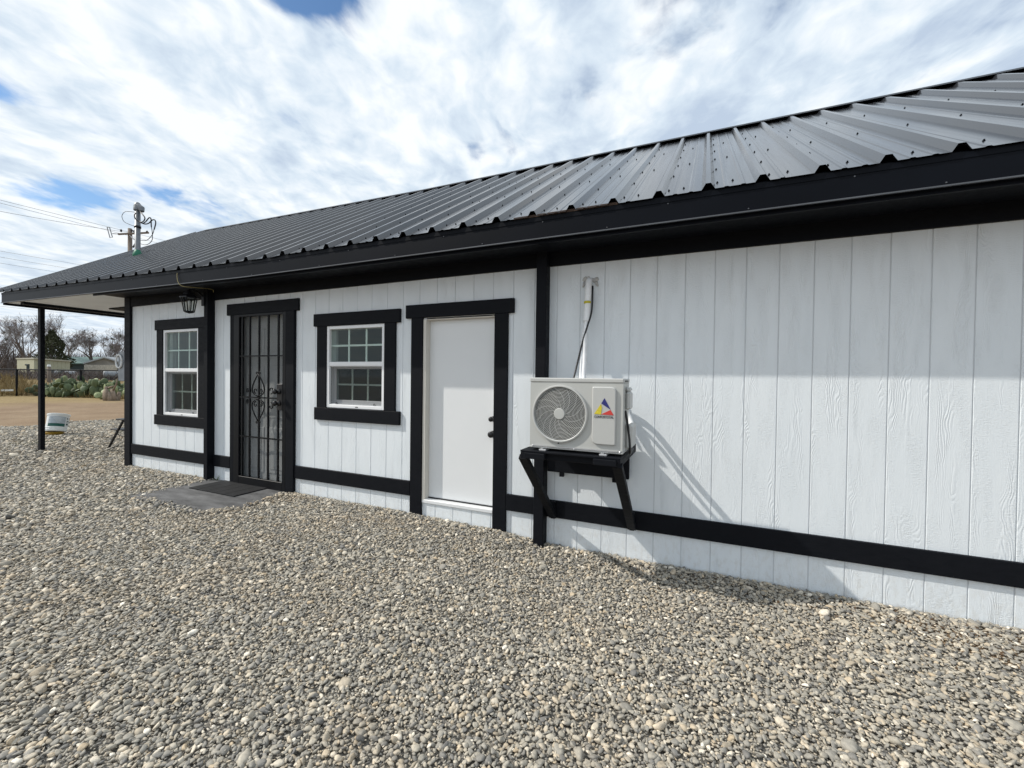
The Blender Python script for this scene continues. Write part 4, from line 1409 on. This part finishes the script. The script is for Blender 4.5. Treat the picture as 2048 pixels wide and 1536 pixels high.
wrap(.165, .318, -95, 0, .1768, 'grey_label', M['label_grey'])
wrap(.098, .164, -95, 0, .1758, 'green_stripe', M['label_green'])
wrap(.098, .318, 0.5, 36, .1768, 'white_label', M['label_white'])
wrap(.098, .318, 37, 46, .1768, 'dark_edge', M['cable'])
for i in range(5):
    wrap(.29 - i * .026, .297 - i * .026, -70 + 6 * i, -20 - 3 * i, .1774, 'print_line', M['label_white'])
for i, (za, zb, a, b) in enumerate(((.26, .30, 6, 13), (.27, .30, 22, 29), (.215, .235, 8, 28), (.19, .2, 8, 28), (.135, .175, 8, 26))):
    wrap(za, zb, a, b, .1774, 'print_mark', M['far_dark'])
tb = MB(); tb.lathe([(.12, 0), (.165, .075), (.172, .08), (.160, .085), (.118, .012), (.01, .012)], (-7.57, 1.04, .105), 'z', 32)
o = tb.obj('tub', M['tub'], None, 'auto'); tag(o, 'shallow yellow tub on the gravel under the tilted white bucket', 'tub')

st = empty('step_stool', (-3.9, .75, .12)); tag(st, 'black folding step stool standing on the gravel behind the house corner', 'step stool')
TI = Matrix.Translation(-st.location)


def stp(q, name):
    o = q.obj(name, M['iron'], st); o.matrix_parent_inverse = TI; return o


for y in (.62, 1.02):
    q = MB(); q.bar((-4.31, y, .11), (-3.78, y, .67), .025, .03); stp(q, 'leg')
    q = MB(); q.bar((-3.20, y, .11), (-3.74, y, .66), .025, .03); stp(q, 'leg')
q = MB(); q.box(-4.0, -3.52, .60, 1.04, .665, .69, .006); stp(q, 'top_step')
q = MB(); q.box(-4.21, -3.9, .61, 1.03, .475, .495, .005); stp(q, 'lower_step')
q = MB(); q.bar((-3.92, .615, .485), (-3.55, .615, .50), .015, .018); stp(q, 'hinge_strut')
q = MB(); q.tube(smooth_path([(-4.0, .61, .47), (-3.92, .61, .40), (-3.78, .61, .385), (-3.66, .61, .40)]), .008, 6); stp(q, 'brace')
q = MB(); q.bar((-4.30, .61, .13), (-4.30, 1.03, .13), .02, .02); stp(q, 'foot_bar')

# small weeds
def tuft(name, loc, nb, h, spread, m, label, cat=None):
    q = MB()
    for i in range(nb):
        an = random.uniform(0, 6.28); r_ = spread * math.sqrt(random.random()); b0 = Vector((loc[0] + r_ * math.cos(an), loc[1] + r_ * math.sin(an), loc[2]))
        tip = b0 + Vector((random.gauss(0, .35) * h, random.gauss(0, .35) * h, h * random.uniform(.5, 1.1)))
        md_ = (b0 + tip) / 2 + Vector((0, 0, h * .12)); w_ = Vector((random.uniform(-1, 1), random.uniform(-1, 1), 0)).normalized() * h * .035
        q.add([b0 - w_, b0 + w_, md_ + w_ * .8, md_ - w_ * .8, tip], [(0, 1, 2, 3), (3, 2, 4)])
    o = q.obj(name, m); tag(o, label, cat, kind=None if cat else 'stuff'); return o


tuft('weed', (-.09, -.035, .13), 7, .10, .02, M['weed'], 'small dark weed sprouting at the wall beside the concrete step', 'weed')
tuft('weed_patch', (-6.3, .3, .11), 260, .05, .30, M['weed'], 'low green weeds in the gravel left of the porch post')
tuft('weed_patch', (-6.7, 1.9, .11), 120, .05, .2, M['weed'], 'low green weeds in the gravel right of the bucket')

M['litter'] = mat('brown_litter', (0.10, 0.065, 0.04), 0.9, 0, 0.1, 0.5, 20)
q = MB()
for i in range(520):
    cx_ = random.choice((5.35, 5.9, 6.5, 7.1)); x = random.gauss(cx_, .22); y = -.04 - abs(random.gauss(0, .22)); z = gz(x, y) + random.uniform(.004, .016)
    L_ = random.uniform(.004, .016); an = random.uniform(0, 6.28); d_ = Vector((math.cos(an), math.sin(an), random.gauss(0, .25))) * L_; w_ = Vector((-math.sin(an), math.cos(an), random.gauss(0, .3))) * L_ * random.uniform(.15, .6)
    c = Vector((x, y, z)); q.add([c - d_, c + w_, c + d_, c - w_], [(0, 1, 2, 3)])
o = q.obj('leaf_litter', M['litter']); tag(o, 'scattered brown leaf bits on the gravel along the right wall', kind='stuff')

# ------------------------------------------------------------------ utility pole and wires
pole = empty('utility_pole', (-18.95, 7.5, .1)); tag(pole, 'weathered wooden utility pole with crossarm behind the roof', 'utility pole')
PI_ = Matrix.Translation(-pole.location)


def pp(q, name, m, smooth=False):
    o = q.obj(name, m, pole, smooth); o.matrix_parent_inverse = PI_; return o


q = MB(); q.tube([(-18.95, 7.5, .0), (-18.95, 7.5, 4.5), (-18.95, 7.5, 8.28)], [.125, .10, .082], 12); pp(q, 'shaft', M['wood_pole'], True)
R3 = Vector(CR)
pc = Vector((-18.95, 7.5, 8.0)); ad = Vector((.84, .54, 0))
q = MB(); q.bar(pc - ad * .42 + Vector((.08, -.1, -.05)), pc + ad * .85 + Vector((.08, -.1, .1)), .06, .07); pp(q, 'crossarm', M['wood_pole'])
for d_ in (-.3, .25, .78):
    c = pc + ad * d_ + Vector((.08, -.1, .06)); q = MB(); q.lathe([(.02, 0), (.045, .03), (.03, .05), (.05, .08), (.02, .13)], c, 'z', 10); pp(q, 'insulator', M['hardware'], True)
q = MB(); c = pc - ad * .95 + Vector((0, 0, .05))
q.tube([c + Vector((0, 0, .22)), c + ad * .10 + Vector((0, 0, .24)), c + ad * .22 + Vector((0, 0, -.22)), c + ad * .12 + Vector((0, 0, -.25)), c + Vector((0, 0, .22))], .02, 6)
q.tube([c + ad * .22 + Vector((0, 0, -.05)), pc - ad * .3], .018, 6); pp(q, 'fuse_cutout', M['galv_dark'])
q = MB(); q.tube(smooth_path([pc + Vector((.05, 0, .2)), pc + ad * .25 + Vector((0, 0, .1)), pc + ad * .28 + Vector((0, 0, -.25)), pc + ad * .12 + Vector((0, 0, -.6))]), .035, 8); pp(q, 'riser_cable', M['cable'], True)


def wire(p0, p1_, sag, r_, label):
    p0 = Vector(p0); p1_ = Vector(p1_); pts = []
    for i in range(25):
        t = i / 24; c = p0.lerp(p1_, t); c.z -= sag * 4 * t * (1 - t); pts.append(c)
    q = MB(); q.tube(pts, r_ * .6, 5); o = q.obj('overhead_wire', M['wire_far'], None, True); tag(o, label, 'wire', 'overhead wires behind the house')


def line(pa, da, pb, db, ext_a, ext_b):
    a = at(*pa, da); b = at(*pb, db); d_ = b - a
    return a - d_ * ext_a, b + d_ * ext_b


for (pa, da, pb, db, ea, eb, r_, lb) in (
        ((0, 393), 15, (355, 482), 24, 1.2, 2.0, .011, 'highest thin wire passing the top of the utility pole'),
        ((0, 399), 15.2, (330, 484), 24, 1.2, 2.0, .011, 'second thin wire just below the highest one at the pole'),
        ((0, 414), 15, (247, 463), 20, 1.2, 0.05, .012, 'third wire ending at the crossarm of the utility pole'),
        ((0, 497), 24, (180, 529), 34, 1.5, 1.5, .014, 'upper wire of the middle three left of the roof'),
        ((0, 509), 24, (155, 536), 34, 1.5, 1.5, .014, 'middle wire of the three lower wires left of the roof'),
        ((0, 521), 24, (129, 543), 34, 1.5, 1.5, .014, 'bottom wire of the three lower wires left of the roof'),
        ((0, 571), 30, (60, 580), 36, 1.5, 3.0, .016, 'low wire meeting the left tip of the roof'),
        ((0, 609), 34, (120, 622), 44, 1.5, 2.0, .016, 'wire seen just under the porch eave'),
        ((0, 631), 38, (250, 628), 40, 1.0, 1.0, .014, 'faint level wire crossing the bare trees')):
    a, b = line(pa, da, pb, db, ea, eb)
    wire(a, b, .15, r_, lb)

# ------------------------------------------------------------------ yard fence
A_ = at(-120, 790, 33); A_.z = 0
f0 = Vector((-31.03, 7.5, 0)); f1 = Vector((-27.65, 9.04, 0)); fd = f1 - f0
fence = empty('fence', (-31.03, 7.5, .1)); tag(fence, 'black pipe and mesh fence along the back of the dirt yard', 'fence')
FI = Matrix.Translation(-fence.location)


def fp(q, name, m):
    o = q.obj(name, m, fence); o.matrix_parent_inverse = FI; return o


P0 = f0 - fd * 4; P1 = f1 + fd * 8
q = MB(); q.tube([P0 + Vector((0, 0, 1.66)), P1 + Vector((0, 0, 1.66))], .034, 8); fp(q, 'top_rail', M['iron'])
q = MB(); q.tube([P0 + Vector((0, 0, .22)), P1 + Vector((0, 0, .22))], .012, 6); fp(q, 'bottom_rail', M['iron'])
for i in range(-4, 10):
    c = f0 + fd * i; q = MB(); q.box(c.x - .042, c.x + .042, c.y - .042, c.y + .042, .0, 1.69); fp(q, 'post', M['iron'])
q = MB(); q.add([P0 + Vector((0, .02, .1)), P1 + Vector((0, .02, .1)), P1 + Vector((0, .02, 1.64)), P0 + Vector((0, .02, 1.64))], [(0, 1, 2, 3)])
M['chain'] = mesh_screen_material('chain_mesh', (0.04, 0.04, 0.045), 0.80)
fp(q, 'mesh', M['chain'])

# ------------------------------------------------------------------ prickly pears
def pad_mesh(m):
    q = MB(); vs = []; seg_, rg = 10, 5
    prof = [(0.10, 0.0), (.36, .18), (.50, .5), (.46, .78), (.26, .97), (.05, 1.0)]
    for r_, z in prof:
        for s in range(seg_):
            an = 2 * math.pi * s / seg_; vs.append((r_ * .82 * math.cos(an), r_ * .20 * math.sin(an), z))
    q.add(vs, [(i * seg_ + s, i * seg_ + (s + 1) % seg_, (i + 1) * seg_ + (s + 1) % seg_, (i + 1) * seg_ + s) for i in range(len(prof) - 1) for s in range(seg_)])
    q.add([vs[-seg_ + s] for s in range(seg_)], [tuple(range(seg_))])
    return q.mesh('pad', m, True)


PAD, PADP = pad_mesh(M['pad']), pad_mesh(M['pad_pale'])


def cactus(c, n_, w, h, label, pale=.12):
    root = empty('prickly_pear', c); tag(root, label, 'cactus', 'prickly pear cacti by the fence')
    for i in range(n_):
        an = random.uniform(0, 6.28); rr = w * math.sqrt(random.random())
        tier = random.random() ** 1.3
        o = bpy.data.objects.new('pad', PADP if random.random() < pale else PAD); COL.objects.link(o); o.parent = root
        s = random.uniform(.30, .46)
        zt = tier * (h - .3) * (1 - .5 * (rr / w) ** 2)
        o.location = (rr * math.cos(an), rr * math.sin(an) * .6, zt - .03)
        tilt = random.gauss(0, .5)
        o.rotation_euler = (random.gauss(0, .45), tilt, random.uniform(-1.2, 1.2) + .45)
        o.scale = (s, s, s * random.uniform(.9, 1.25))
    return root


cactus((-31.2, 9.2, .10), 80, 1.6, .95, 'low prickly pear clump partly hidden behind the porch post', .05)
cactus((-28.3, 8.9, .10), 110, 1.6, 1.35, 'tallest green prickly pear clump just right of the porch post')
cactus((-25.6, 9.3, .11), 105, 1.5, 1.2, 'broad dark green prickly pear clump in the middle of the row')
cactus((-23.9, 9.6, .12), 50, 1.2, .95, 'sparse yellowing prickly pear clump behind the dead stump', .4)
cactus((-22.3, 10.1, .12), 70, 1.3, 1.15, 'prickly pear clump at the house corner right of the stump', .1)
pp_ = empty('fallen_pads', (-24.1, 8.4, .12)); tag(pp_, 'pale fallen cactus pads lying on the ground left of the stump', 'cactus pads')
for i in range(7):
    o = bpy.data.objects.new('pad', PADP); COL.objects.link(o); o.parent = pp_
    o.location = (random.uniform(-.9, .8), random.uniform(-.25, .35), random.uniform(.02, .35)); o.rotation_euler = (random.uniform(-1.3, -.7), random.uniform(-1, 1), random.uniform(-1.5, 1.5)); s = random.uniform(.3, .42); o.scale = (s, s, s)

q = MB()
for i in range(9):
    an = 2 * math.pi * i / 9; r0 = .20; b0 = Vector((-22.0 + r0 * math.cos(an), 8.1 + r0 * math.sin(an), .05))
    hh = random.uniform(.45, .8); tip = b0 + Vector((random.gauss(0, .12), random.gauss(0, .08), hh))
    q.tube([b0, b0.lerp(tip, .5) + Vector((random.gauss(0, .04), 0, 0)), tip], [.13, .11, .07], 8)
q.tube([(-21.85, 8.05, .5), (-21.55, 8.1, .95), (-21.45, 8.1, 1.25)], [.05, .04, .02], 6)
q.tube([(-22.1, 8.0, .75), (-21.7, 8.05, .85)], [.05, .04], 6)
o = q.obj('stump', M['stump'], None, True); tag(o, 'broken grey brown dead stump with splintered stems in front of the cacti', 'stump')

# dry weeds and brush by the fence
def sticks(name, n_, box, h, r_, m, label, lean=.35):
    q = MB()
    for i in range(n_):
        x = random.uniform(box[0], box[1]); y = random.uniform(box[2], box[3]); b0 = Vector((x, y, .02 + rise(x, y) + (.05 if x < -10 else 0)))
        hh = h * random.uniform(.4, 1.1)
        tip = b0 + Vector((random.gauss(0, lean) * hh, random.gauss(0, lean) * hh, hh)); mid_ = b0.lerp(tip, .5) + Vector((random.gauss(0, .08) * hh, random.gauss(0, .08) * hh, 0))
        w_ = Vector((random.uniform(-1, 1), random.uniform(-1, 1), 0)).normalized() * r_
        q.add([b0 - w_, b0 + w_, mid_ + w_, mid_ - w_, tip], [(0, 1, 2, 3), (3, 2, 4)])
    o = q.obj(name, m); tag(o, label, kind='stuff'); return o


sticks('dry_grass', 2200, (-37, -30.8, 4.5, 9.5), .75, .012, M['straw'], 'dry tan weeds along the fence at the far left')
sticks('dry_grass', 1600, (-30, -21.5, 8.6, 10.8), .45, .012, M['straw'], 'straw grass between the prickly pears')
sticks('brush', 4200, (-46, -37, 4, 27), .75, .03, M['brush'], 'dark leafless brush behind the fence', .5)
sticks('brush', 9000, (-125, -84, 8, 75), 4.6, .06, M['brush'], 'far brown thicket under the bare trees', .4)
q = MB(); q.bar((-31.9, 6.7, .42), (-30.7, 7.25, .46), .06, .10); o = q.obj('plank', M['bucket']); tag(o, 'pale board resting low against the fence at the far left', 'plank')

# ------------------------------------------------------------------ things beyond the fence
def gnd(v_):
    v_ = v_.copy(); v_.z = rise(v_.x, v_.y) + .05; return v_


# beige shed, corner towards us
B_ = at(68, 745, 44); A2 = at(34, 745, 47.5); C_ = at(140, 745, 46.5)
shed = empty('shed', gnd(B_)); tag(shed, 'beige metal shed with low sloped roof behind the fence', 'shed')
ztop = at(68, 718, 44).z; zc = at(140, 723.5, 46.5).z; za = at(34, 718.5, 47.5).z
D_ = A2 + (C_ - B_)
GI = Matrix.Translation(-shed.location)


def shp(q, name, m, root, inv):
    o = q.obj(name, m, root); o.matrix_parent_inverse = inv; return o


q = MB()
cs = [A2, B_, C_, D_]; zt = [za, ztop, zc, zc]
vs = [(c.x, c.y, .6) for c in cs] + [(c.x, c.y, z) for c, z in zip(cs, zt)]
q.add(vs, [(0, 1, 5, 4), (1, 2, 6, 5), (2, 3, 7, 6), (3, 0, 4, 7)])
shp(q, 'wall', M['shed'], shed, GI)
q = MB(); ctr = (A2 + B_ + C_ + D_) / 4
ov = [ctr + (c - ctr) * 1.05 for c in cs]
vs = [(c.x, c.y, z) for c, z in zip(ov, zt)] + [(c.x, c.y, z + .13) for c, z in zip(ov, zt)]
q.add(vs, [(3, 2, 1, 0), (4, 5, 6, 7), (0, 1, 5, 4), (1, 2, 6, 5), (2, 3, 7, 6), (3, 0, 4, 7)]); shp(q, 'roof', M['shed_roof'], shed, GI)
for i in range(1, 9):
    for (P_, Q_, z0, z1) in ((B_, C_, ztop, zc),):
        c = P_.lerp(Q_, i / 9); q = MB(); q.box(c.x - .03, c.x + .03, c.y - .05, c.y + .02, .8, z0 + (z1 - z0) * i / 9 - .02); shp(q, 'siding_rib', M['shed'], shed, GI)

# grey gabled house
hl, hr, pk = at(170, 727, 50), at(244, 727, 52), at(208, 716, 50.5)
gh = empty('house', gnd((hl + hr) / 2)); tag(gh, 'small grey house with low white edged gable beyond the fence', 'house')
HI2 = Matrix.Translation(-gh.location)
bk_ = Vector((-4.5, 7.5, 0))
q = MB()
fr = [Vector((hl.x, hl.y, .7)), Vector((hr.x, hr.y, .7)), Vector((hr.x, hr.y, hr.z)), Vector((pk.x, pk.y, pk.z)), Vector((hl.x, hl.y, hl.z))]
vs = fr + [c + bk_ for c in fr]
q.add(vs, [(0, 1, 2, 3, 4), (9, 8, 7, 6, 5), (0, 4, 9, 5), (1, 6, 7, 2)]); shp(q, 'wall', M['far_wall'], gh, HI2)
q = MB(); dn = (Vector(CP) - pk).normalized() * .5; dn.z = 0
for (e, pkk) in ((hl, pk), (hr, pk)):
    out_ = (e - pkk) * 1.10 + pkk
    vs = [pkk + dn, out_ + dn, out_ + dn + bk_, pkk + dn + bk_]; vs = vs + [c + Vector((0, 0, .16)) for c in vs]
    q.add(vs, [(0, 1, 2, 3), (7, 6, 5, 4), (0, 4, 5, 1), (1, 5, 6, 2), (2, 6, 7, 3), (3, 7, 4, 0)])
shp(q, 'roof', M['far_roof'], gh, HI2)
q = MB(); a = at(168, 729.5, 49.4); b = at(233, 730, 49.4); vs = [(a.x, a.y, at(168, 741, 49.4).z), (b.x, b.y, at(233, 741, 49.4).z), (b.x, b.y, b.z), (a.x, a.y, a.z)]
vs += [(x - .06, y + .12, z) for x, y, z in vs]
q.add(vs, [(0, 1, 2, 3), (7, 6, 5, 4), (0, 4, 5, 1), (1, 5, 6, 2), (2, 6, 7, 3), (3, 7, 4, 0)]); shp(q, 'porch_screen', M['far_stone'], gh, HI2)
q = MB(); c = at(238, 736, 49.8); q.box(c.x - .25, c.x + .25, c.y - .2, c.y + .02, c.z - .35, c.z + .2); shp(q, 'window', M['dark_gap'], gh, HI2)

# long green roofed building
a, b = at(126, 728, 56), at(204, 728, 60); ra, rb = at(130, 715.5, 59), at(210, 716, 63)
grb = empty('barn', gnd((a + b) / 2)); tag(grb, 'long low building with pale green metal roof between shed and grey house', 'barn')
GI2 = Matrix.Translation(-grb.location)
q = MB(); vs = [a, b, rb, ra]; vs2 = [c + Vector((0, 0, .15)) for c in vs]; bkk = [2 * ra - a, 2 * rb - b]
for c, z in zip(bkk, (a.z, b.z)): c.z = z
q.add(vs + vs2, [(3, 2, 1, 0), (4, 5, 6, 7), (0, 1, 5, 4), (1, 2, 6, 5), (3, 0, 4, 7)]); q.add([ra, rb, bkk[1], bkk[0]], [(0, 1, 2, 3)])
shp(q, 'roof', M['green_roof'], grb, GI2)
q = MB(); c0 = a.lerp(ra, .1); c1 = b.lerp(rb, .1); vs = [(c0.x, c0.y, .6), (c1.x, c1.y, .6), (c1.x, c1.y, c1.z), (c0.x, c0.y, c0.z)]
e0, e1 = bkk[0].lerp(ra, .1), bkk[1].lerp(rb, .1); vs += [(e0.x, e0.y, .6), (e1.x, e1.y, .6), (e1.x, e1.y, e1.z), (e0.x, e0.y, e0.z)]
q.add(vs, [(0, 1, 2, 3), (5, 4, 7, 6), (1, 5, 6, 2), (4, 0, 3, 7)]); shp(q, 'wall', M['far_dark'], grb, GI2)

# two culvert pipes
for (px0, px1, py, d_, lb) in ((100, 152, 748, 34, 'long grey culvert pipe lying behind the fence below the beige shed'), (207, 252, 749, 34, 'grey culvert pipe lying behind the fence at the house corner')):
    a, b = at(px0, py, d_), at(px1, py + 1, d_ + 1)
    q = MB(); pts = []; rs = []
    L_ = (b - a).length; nn = int(L_ / .07)
    for i in range(nn + 1):
        pts.append(a.lerp(b, i / nn)); rs.append(.27 + (.012 if i % 2 else 0))
    q.tube(pts, rs, 14)
    root = q.obj('culvert_pipe', M['galv_dark'], None, True); tag(root, lb, 'pipe', 'culvert pipes behind the fence')
    for f in ((.02, .42) if px0 < 150 else (.98,)):
        c = a.lerp(b, f); t_ = (b - a).normalized(); q = MB(); q.tube([c - t_ * .18, c + t_ * .18], .30, 14); q.obj('collar', M['far_dark'], root, True)
    for f in (.2, .8):
        c = a.lerp(b, f); q = MB(); q.box(c.x - .2, c.x + .2, c.y - .3, c.y + .3, rise(c.x, c.y), c.z - .25); q.obj('support_block', M['brush'], root)

q = MB(); c = at(56, 752, 37); q.tube([Vector((c.x, c.y, rise(c.x, c.y))), at(56, 729.5, 37)], .10, 8); q.tube([at(51, 729.5, 37), at(58, 729.5, 37)], .07, 6)
o = q.obj('standpipe', M['far_dark']); tag(o, 'dark standpipe with a short side arm before the beige shed', 'standpipe')
q = MB(); c = at(98, 760, 30); q.tube([Vector((c.x, c.y, .1)), at(98, 733, 30)], .10, 10); post_ = q.obj('gate_post', M['wood_pole'], None, True)
tag(post_, 'grey post with pale cap just right of the porch post', 'post'); q = MB(); q.tube([at(98, 733, 30), at(98, 729, 30)], [.11, .07], 10); q.obj('cap', M['bucket'], post_)
q = MB(); c = at(50, 750, 38); t_ = Vector(CR); q.bar(c - t_ * .22, c + t_ * .22, .3, .13); o = q.obj('panel', M['bucket']); tag(o, 'small white sheet lying in the dark brush below the shed', 'panel')

# ------------------------------------------------------------------ trees
def bare_tree(base, H, seed, spread=.55, forks=5, name_label='', tw=.016):
    rnd = random.Random(seed)
    root = empty('bare_tree', base); tag(root, name_label, 'tree', 'leafless trees behind the fence')
    tr, cr_ = MB(), MB()

    def grow(p, d, L, r_, lev):
        pts = [p]; q_ = p; dd = d.copy(); ns = 3 if lev < 3 else 2
        for i in range(ns):
            dd = (dd + Vector((rnd.gauss(0, .13), rnd.gauss(0, .13), rnd.gauss(.03, .08)))).normalized(); q_ = q_ + dd * L / ns; pts.append(q_)
        rs = [max(r_ * (1 - .45 * i / ns), tw * .45) for i in range(ns + 1)]
        (tr if lev < 2 else cr_).tube(pts, rs, 7 if lev < 2 else (4 if lev < 4 else 3), cap=False)
        if lev >= 6 or (lev == 5 and rnd.random() < .35): return
        kids = {0: forks, 1: 4, 2: 4, 3: 3, 4: 3, 5: 2}[lev]
        for k2 in range(kids):
            f = rnd.uniform(.35, 1.0) if lev > 0 else rnd.uniform(.55, 1.0)
            idx_ = min(int(f * ns), ns - 1); bp_ = pts[idx_].lerp(pts[idx_ + 1], f * ns - idx_)
            side = Vector((rnd.gauss(0, 1), rnd.gauss(0, 1), rnd.gauss(.0, .4))).normalized()
            nd = (dd * (1 - spread) + side * spread + Vector((0, 0, .42 if lev < 3 else .25))).normalized()
            grow(bp_, nd, L * rnd.uniform(.52, .78), max(rs[-1] * rnd.uniform(.55, .8), tw * .5), lev + 1)

    grow(Vector((0, 0, -.1)), Vector((rnd.gauss(0, .05), rnd.gauss(0, .05), 1)), H * .30, H * .019, 0)
    tr.obj('trunk', M['bark'], root, True); cr_.obj('crown', M['twig'], root)
    # a few mistletoe clumps
    q = MB()
    for i in range(4):
        v_ = Vector(rnd.choice(cr_.v)); 
        if v_.z < H * .4: continue
        for j in range(16):
            o_ = Vector((rnd.gauss(0, .12), rnd.gauss(0, .12), rnd.gauss(0, .1))); e_ = Vector((rnd.gauss(0, 1), rnd.gauss(0, 1), rnd.gauss(0, 1))).normalized() * .1; g_ = e_.orthogonal().normalized() * .06
            q.add([v_ + o_ - e_, v_ + o_ + g_, v_ + o_ + e_, v_ + o_ - g_], [(0, 1, 2, 3)])
    if q.v: q.obj('clump', M['ever'], root)
    return root


for (px, d_, H, seed, sp_f, lb) in (
        (50, 56, 9.8, 11, .50, 'tallest bare tree, rising behind the beige shed left of the porch post'),
        (22, 62, 8.6, 12, .58, 'bare tree at the far left with thin outer branches'),
        (-25, 58, 8.0, 19, .58, 'bare tree cut off by the left frame edge'),
        (104, 60, 10.2, 13, .45, 'bare tree with steep upright limbs rising above the evergreen'),
        (145, 64, 8.6, 14, .55, 'bare tree between the evergreen and the dark trunked tree'),
        (186, 60, 8.6, 15, .58, 'dark trunked round bare tree above the grey house roof'),
        (215, 66, 7.6, 16, .60, 'smaller spreading bare tree right of the dark trunked one'),
        (245, 60, 8.4, 17, .5, 'bare tree against the utility pole at the house corner'),
        (290, 64, 8.5, 18, .55, 'bare tree hidden behind the house corner')):
    c = at(px, 750, d_); bare_tree((c.x, c.y, rise(c.x, c.y)), H * 1.22, seed, sp_f, 6, lb)

c = at(104, 745, 50); ev = empty('evergreen_tree', (c.x, c.y, rise(c.x, c.y))); tag(ev, 'dark evergreen tree right of the porch post above the shed', 'tree')
q = MB(); q.tube([(0, 0, 0), (0, 0, 4.5)], [.2, .06], 8); q.obj('trunk', M['bark'], ev)
q = MB(); rnd = random.Random(3)
for i in range(3300):
    z = rnd.uniform(.6, 5.4); rr = 1.9 * (1 - (z / 5.9) ** 1.6) * (.35 + .65 * rnd.random() ** .5) * (1 + .25 * math.sin(3 * z + 2))
    an = rnd.uniform(0, 6.28); p_ = Vector((rr * math.cos(an), rr * math.sin(an), z + rnd.gauss(0, .1)))
    e_ = Vector((rnd.gauss(0, 1), rnd.gauss(0, 1), rnd.gauss(.2, .8))).normalized() * rnd.uniform(.08, .2); g_ = e_.orthogonal().normalized() * .07
    q.add([p_ - e_, p_ + g_, p_ + e_, p_ - g_], [(0, 1, 2, 3)])
q.obj('crown', M['ever'], ev)
